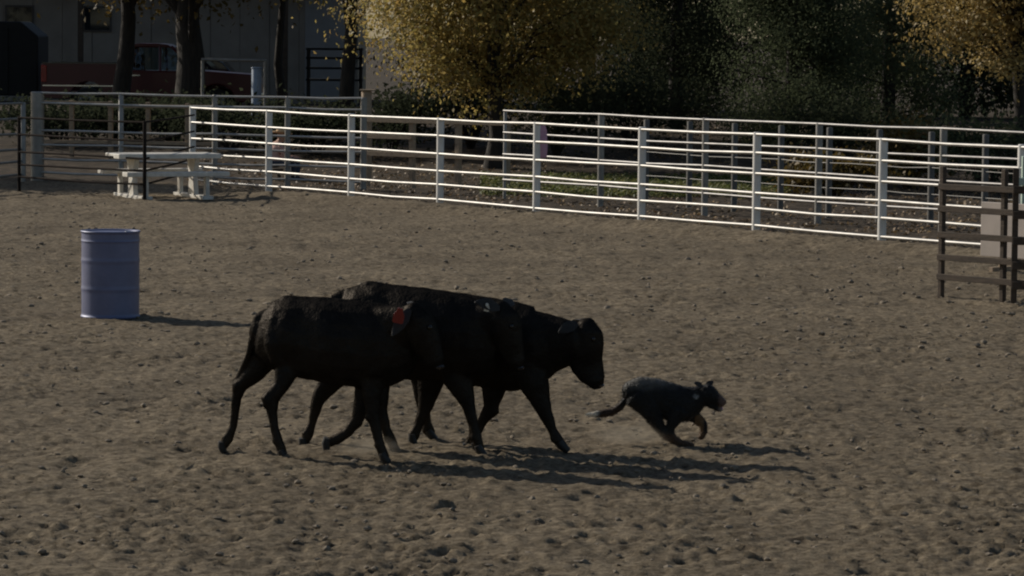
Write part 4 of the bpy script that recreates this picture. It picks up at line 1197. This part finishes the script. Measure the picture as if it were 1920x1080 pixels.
def pickup():
    Y = 87.5
    x0 = PX(86, Y)
    root = empty('pickup_truck', (x0, Y, gz(x0, Y))); tag(root, 'red pickup truck parked in the shade behind the tree trunks', 'pickup truck')
    # x to the right = forward, length 5.5
    mb = MB(); mb.prism(arch_outline([(5.50, 0.62), (5.48, 1.05), (5.3, 1.13), (3.95, 1.22), (3.9, 1.20), (2.05, 1.20), (2.05, 0.55)], 0.42, [4.45], 0.47, 2.05, 5.45), -0.95, 0.95)
    mb.build('body', M['redpaint'], root, bevel=0.03)
    mb = MB(); mb.prism(arch_outline([(2.01, 0.5), (2.01, 1.36), (0.02, 1.36), (0.0, 0.55)], 0.48, [1.15], 0.47, 0.0, 2.01), -0.95, -0.88)
    mb.prism(arch_outline([(2.01, 0.5), (2.01, 1.36), (0.02, 1.36), (0.0, 0.55)], 0.48, [1.15], 0.47, 0.0, 2.01), 0.88, 0.95)
    mb.box((1.0, 0, 0.62), (1.98, 1.75, 0.06)); mb.box((1.985, 0, 0.98), (0.04, 1.75, 0.72))
    bed = mb.build('bed', M['redpaint'], root)
    mb = MB(); mb.box((0.0, 0, 1.0), (0.06, 1.74, 0.70)); tg = mb.build('tailgate', M['redpaint'], root, bevel=0.015)
    mb = MB(); mb.box((-0.045, 0, 1.2), (0.03, 0.22, 0.07)); mb.build('handle', M['chrome'], tg)
    for e in (-1, 1):
        mb = MB(); mb.box((0.05, e * 0.965, 1.10), (0.14, 0.05, 0.42)); mb.build('tail_lamp', M['lamp_red'], root, bevel=0.01)
        mb = MB(); mb.box((1.0, e * 0.915, 1.375), (2.0, 0.09, 0.03)); mb.build('bed_rail', M['blackpaint'], root)
        mb = MB(); mb.box((5.44, e * 0.75, 0.9), (0.1, 0.30, 0.2)); mb.build('headlight', M['lamp_clear'], root, bevel=0.01)
        mb = MB(); mb.box((3.72, e * 1.05, 1.33), (0.10, 0.20, 0.18)); mb.build('mirror', M['redpaint'], root, bevel=0.02)
        mb = MB(); mb.box((1.0, e * 0.957, 0.80), (1.96, 0.012, 0.03)); mb.build('trim_strip', M['chrome'], root)
    # cab: pillars and roof with panes set in
    cab = [(2.12, 1.20), (3.95, 1.20), (3.30, 1.80), (3.15, 1.86), (2.32, 1.86), (2.2, 1.80)]
    mb = MB(); mb.prism([(2.2, 1.79), (3.31, 1.79), (3.18, 1.87), (2.95, 1.895), (2.45, 1.895), (2.28, 1.87)], -0.76, 0.76); mb.build('roof', M['redpaint'], root, bevel=0.025)
    for e in (-1, 1):
        for (xa, xb, wd) in ((2.14, 2.22, 0.14), (3.92, 3.28, 0.08), (3.0, 2.98, 0.07)):
            mb = MB(); mb.tube([(xa, e * 0.88, 1.19), (xb, e * 0.74, 1.82)], wd / 2, 8); mb.build('pillar', M['redpaint'], root, True)
        mb = MB(); mb.add([(2.26, e * 0.875, 1.21), (2.96, e * 0.875, 1.21), (2.95, e * 0.755, 1.79), (2.3, e * 0.755, 1.79)], [(0, 1, 2, 3)])
        mb.add([(2.26, e * 0.87, 1.21), (2.96, e * 0.87, 1.21), (2.95, e * 0.75, 1.79), (2.3, e * 0.75, 1.79)], [(3, 2, 1, 0)]); mb.build('side_window', M['clear'], root)
        mb = MB(); mb.add([(3.04, e * 0.875, 1.21), (3.82, e * 0.875, 1.21), (3.27, e * 0.755, 1.79), (3.03, e * 0.755, 1.79)], [(0, 1, 2, 3)])
        mb.add([(3.04, e * 0.87, 1.21), (3.82, e * 0.87, 1.21), (3.27, e * 0.75, 1.79), (3.03, e * 0.75, 1.79)], [(3, 2, 1, 0)]); mb.build('side_window', M['clear'], root)
        mb = MB(); mb.box((2.98, e * 0.955, 0.86), (1.55, 0.02, 0.62)); dr = mb.build('door', M['redpaint'], root, bevel=0.006)
        mb = MB(); mb.box((2.4, e * 0.975, 1.08), (0.2, 0.03, 0.035)); mb.build('handle', M['chrome'], dr)
    mb = MB(); mb.add([(3.95, -0.84, 1.215), (3.95, 0.84, 1.215), (3.31, 0.70, 1.80), (3.31, -0.70, 1.80)], [(0, 1, 2, 3)]); mb.build('windscreen', M['clear'], root)
    mb = MB(); mb.add([(2.10, -0.84, 1.22), (2.10, 0.84, 1.22), (2.2, 0.70, 1.79), (2.2, -0.70, 1.79)], [(0, 1, 2, 3)]); mb.build('rear_window', M['clear'], root)
    for e in (-1, 1):
        mb = MB(); mb.box((2.62, e * 0.36, 1.05), (0.5, 0.52, 0.12)); mb.box((2.4, e * 0.36, 1.33), (0.13, 0.5, 0.55)); mb.build('seat', M['darkpaint'], root, bevel=0.03)
    mb = MB(); mb.box((5.52, 0, 0.55), (0.14, 1.86, 0.2)); mb.build('bumper', M['chrome'], root, bevel=0.03)
    mb = MB(); mb.box((-0.09, 0, 0.55), (0.14, 1.8, 0.16)); mb.build('bumper', M['chrome'], root, bevel=0.03)
    for x in (1.15, 4.45):
        for e in (-1, 1): wheel(root, x, e * 0.82, 0.38, 0.24)
def clear_glass():
    m, N, L, b = new_mat('clear_car_glass')
    t = N.new("ShaderNodeBsdfTransparent"); t.inputs[0].default_value = (0.75, 0.8, 0.8, 1)
    g = N.new("ShaderNodeBsdfGlossy"); g.inputs["Roughness"].default_value = 0.03
    f = N.new("ShaderNodeFresnel"); f.inputs[0].default_value = 1.5
    mx = N.new("ShaderNodeMixShader")
    L.new(f.outputs[0], mx.inputs[0]); L.new(t.outputs[0], mx.inputs[1]); L.new(g.outputs[0], mx.inputs[2])
    out = [n for n in N if n.type == 'OUTPUT_MATERIAL'][0]; L.new(mx.outputs[0], out.inputs[0])
    return m
M['clear'] = clear_glass()
pickup()
def black_car():
    Y = 90.5; x0 = PX(318, Y)
    root = empty('parked_car', (x0, Y, gz(x0, Y))); tag(root, 'low black car parked behind the thick tree trunk', 'car')
    S = 0.62
    L_ = 2.45
    top = [(4.3, 0.55), (4.32, 0.78), (4.1, 0.90), (3.2, 1.02), (2.55, 1.40), (1.4, 1.44), (0.75, 1.05), (0.1, 0.98), (0.0, 0.6)]
    sx = 0.55
    mb = MB(); mb.prism([(x * sx, z_) for x, z_ in arch_outline([(4.3, 0.55), (4.32, 0.80), (4.1, 0.93), (3.3, 1.03), (0.7, 1.06), (0.08, 1.0), (0.0, 0.6)], 0.32, [0.85, 3.45], 0.40, 0.05, 4.25)], -0.87, 0.87)
    mb.build('body', M['blackpaint'], root, bevel=0.04)
    mb = MB(); mb.prism([(x * sx, z_) for x, z_ in [(0.75, 1.04), (3.25, 1.02), (2.6, 1.40), (2.3, 1.46), (1.5, 1.46), (1.25, 1.42)]], -0.74, 0.74); mb.build('cabin', M['glass'], root, bevel=0.03)
    mb = MB(); mb.prism([(x * sx, z_) for x, z_ in [(1.25, 1.425), (2.6, 1.405), (2.3, 1.48), (1.5, 1.48)]], -0.70, 0.70); mb.build('roof', M['blackpaint'], root, bevel=0.015)
    for e in (-1, 1):
        mb = MB(); mb.box((4.2 * sx, e * 0.62, 0.74), (0.12, 0.34, 0.14)); mb.build('headlight', M['lamp_clear'], root, bevel=0.01)
        mb = MB(); mb.box((0.03, e * 0.66, 0.80), (0.06, 0.3, 0.13)); mb.build('tail_lamp', M['lamp_red'], root, bevel=0.01)
        mb = MB(); mb.box((3.0 * sx, e * 0.93, 1.06), (0.1, 0.16, 0.12)); mb.build('mirror', M['blackpaint'], root, bevel=0.02)
        for x in (0.85 * sx, 3.45 * sx): wheel(root, x, e * 0.76, 0.32, 0.2)
    # the car stands turned half away, so its side shows shorter
black_car()
def trailer():
    Y = 89; x1 = PX(79, Y); x0 = x1 - 4.2
    root = empty('stock_trailer', (x0, Y, gz(x0, Y))); tag(root, 'dark box trailer cut off by the left picture edge', 'trailer')
    mb = MB(); mb.prism([(0, 0.5), (4.2, 0.5), (4.2, 2.05), (3.75, 2.42), (0.1, 2.45), (0, 2.3)], -1.0, 1.0); mb.build('box', M['darkpaint'], root, bevel=0.04)
    for i in range(5):
        mb = MB(); mb.box((0.4 + 0.75 * i, -1.015, 1.4), (0.05, 0.03, 1.7)); mb.build('rib', M['darkpaint'], root, bevel=0.005)
    mb = MB(); mb.box((2.0, -1.02, 0.62), (2.2, 0.04, 0.1)); mb.build('fender', M['darkpaint'], root, bevel=0.01)
    mb = MB(); mb.tube([(4.2, -0.5, 0.48), (5.1, 0, 0.45)], 0.05, 8); mb.tube([(4.2, 0.5, 0.48), (5.1, 0, 0.45)], 0.05, 8); mb.build('drawbar', M['darkpaint'], root)
    for x in (1.5, 2.4):
        for e in (-1, 1): wheel(root, x, e * 0.88, 0.34, 0.22)
trailer()

# ------------------------------------------------------------------ yard clutter by the trees
def yard_frame():
    Y = 80.0
    a = PX(377, Y); b = PX(494, Y); g = gz(a, Y)
    top = at(430, 112, Y).z
    root = empty('pipe_stand', (a, Y, g)); tag(root, 'grey pipe frame shaped like a goal in front of the black car', 'stand')
    mb = MB(); mb.tube([(-0.03, 0, top - g), (b - a + 0.03, 0, top - g - 0.01)], 0.035, 10); mb.build('crossbar', M['galv_old'], root, True)
    for x in (0, b - a):
        mb = MB(); mb.tube([(x, 0, -0.1), (x, 0, top - g - 0.03)], 0.04, 10); mb.build('post', M['galv_old'], root, True)
    Y = 78.0; c = PX(478, Y); g = gz(c, Y); h = at(478, 128, Y).z - g
    root = empty('blue_post', (c, Y, g)); tag(root, 'thick faded blue post standing beside the pipe frame', 'post')
    mb = MB(); mb.tube([(0, 0, -0.1), (0, 0, h - 0.03), (0, 0, h)], [0.115, 0.115, 0.10], 16); mb.build('shaft', M['bluepost'], root, True)
    mb = MB(); mb.tube([(0, 0, h), (0, 0, h + 0.03)], [0.13, 0.12], 16); mb.build('cap', M['bluepost'], root, True)
    # dark shelf rack by the slender tree
    Y = 83.0; a = PX(574, Y); b = PX(672, Y); g = gz(a, Y)
    root = empty('storage_rack', (a, Y, g)); tag(root, 'dark rack of shelves standing in front of the pale barn door', 'rack')
    for x in (0.0, b - a):
        for y in (0, 0.5):
            mb = MB(); mb.box((x, y, 0.9), (0.06, 0.06, 1.85)); mb.build('upright', M['darkpaint'], root)
    for py in (92, 109, 128, 150):
        z = at(620, py, Y).z - g
        mb = MB(); mb.box(((b - a) / 2, 0.25, z), (b - a + 0.1, 0.56, 0.055)); mb.build('shelf', M['darkpaint'], root)
    # wooden cable reel and pale crate on the ground by the rack
    Y = 77.5; c = Vector((PX(585, Y), Y, gz(PX(585, Y), Y)))
    root = empty('wooden_crate', c); tag(root, 'small tan wooden crate in front of the dark rack', 'crate')
    for k2 in range(4):
        mb = MB(); mb.box((0, -0.30, 0.12 + 0.2 * k2), (0.55, 0.025, 0.16)); mb.build('slat', M['tan_wood'], root, bevel=0.004)
        mb = MB(); mb.box((0, 0.30, 0.12 + 0.2 * k2), (0.55, 0.025, 0.16)); mb.build('slat', M['tan_wood'], root, bevel=0.004)
        for e in (-1, 1):
            mb = MB(); mb.box((e * 0.262, 0, 0.12 + 0.2 * k2), (0.025, 0.56, 0.16)); mb.build('slat', M['tan_wood'], root, bevel=0.004)
    mb = MB(); mb.box((0, 0, 0.03), (0.5, 0.55, 0.03)); mb.build('bottom', M['tan_wood'], root)
    # short pale stump posts near the pen end
    Y = 66.4; c = Vector((PX(684, Y), Y, gz(PX(684, Y), Y))); h = at(684, 170, Y).z - c.z
    root = empty('wooden_post', c); tag(root, 'pale wooden post behind the right end of the pen fence', 'post')
    mb = MB(); mb.tube([(0, 0, -0.1), (0.01, 0, h * 0.5), (0, 0, h - 0.02), (0, 0, h)], [0.11, 0.105, 0.10, 0.085], 14); mb.build('shaft', M['tan_wood'], root, True)
    mb = MB(); mb.box((0.02, -0.02, h + 0.012), (0.3, 0.26, 0.024)); mb.build('cap', M['tan_wood'], root, bevel=0.004)
yard_frame()

# ------------------------------------------------------------------ dust kicked up by the feet
def dust(name, label, c, size, density):
    bm = bmesh.new(); bmesh.ops.create_icosphere(bm, subdivisions=3, radius=1)
    me = bpy.data.meshes.new(name); bm.to_mesh(me); bm.free()
    o = bpy.data.objects.new(name, me); COL.objects.link(o); o.location = c; o.scale = size
    m, N, L, b = new_mat('dust_' + name)
    N.remove(b)
    v = N.new("ShaderNodeVolumePrincipled"); v.inputs["Color"].default_value = (0.80, 0.70, 0.55, 1)
    tc = N.new("ShaderNodeTexCoord"); ln = N.new("ShaderNodeVectorMath"); ln.operation = 'LENGTH'
    L.new(tc.outputs["Object"], ln.inputs[0])
    mr = N.new("ShaderNodeMapRange"); mr.inputs[1].default_value = 1.0; mr.inputs[2].default_value = 0.1
    mr.inputs[3].default_value = 0.0; mr.inputs[4].default_value = density
    L.new(ln.outputs["Value"], mr.inputs[0])
    nz = N.new("ShaderNodeTexNoise"); nz.inputs["Scale"].default_value = 2.2; L.new(tc.outputs["Object"], nz.inputs["Vector"])
    mm = N.new("ShaderNodeMath"); mm.operation = 'MULTIPLY'; L.new(mr.outputs[0], mm.inputs[0]); L.new(nz.outputs[0], mm.inputs[1])
    L.new(mm.outputs[0], v.inputs["Density"])
    out = [n for n in N if n.type == 'OUTPUT_MATERIAL'][0]; L.new(v.outputs[0], out.inputs["Volume"])
    me.materials.append(m)
    tag(o, label, 'dust', kind='stuff')
dust('dust', 'thin dust puff behind the running dog', at(1185, 815, 23.8) , (0.34, 0.25, 0.10), 3.5)
dust('dust', 'thin dust puff under the nearest calf', at(690, 838, 22.9), (0.26, 0.25, 0.09), 3.0)
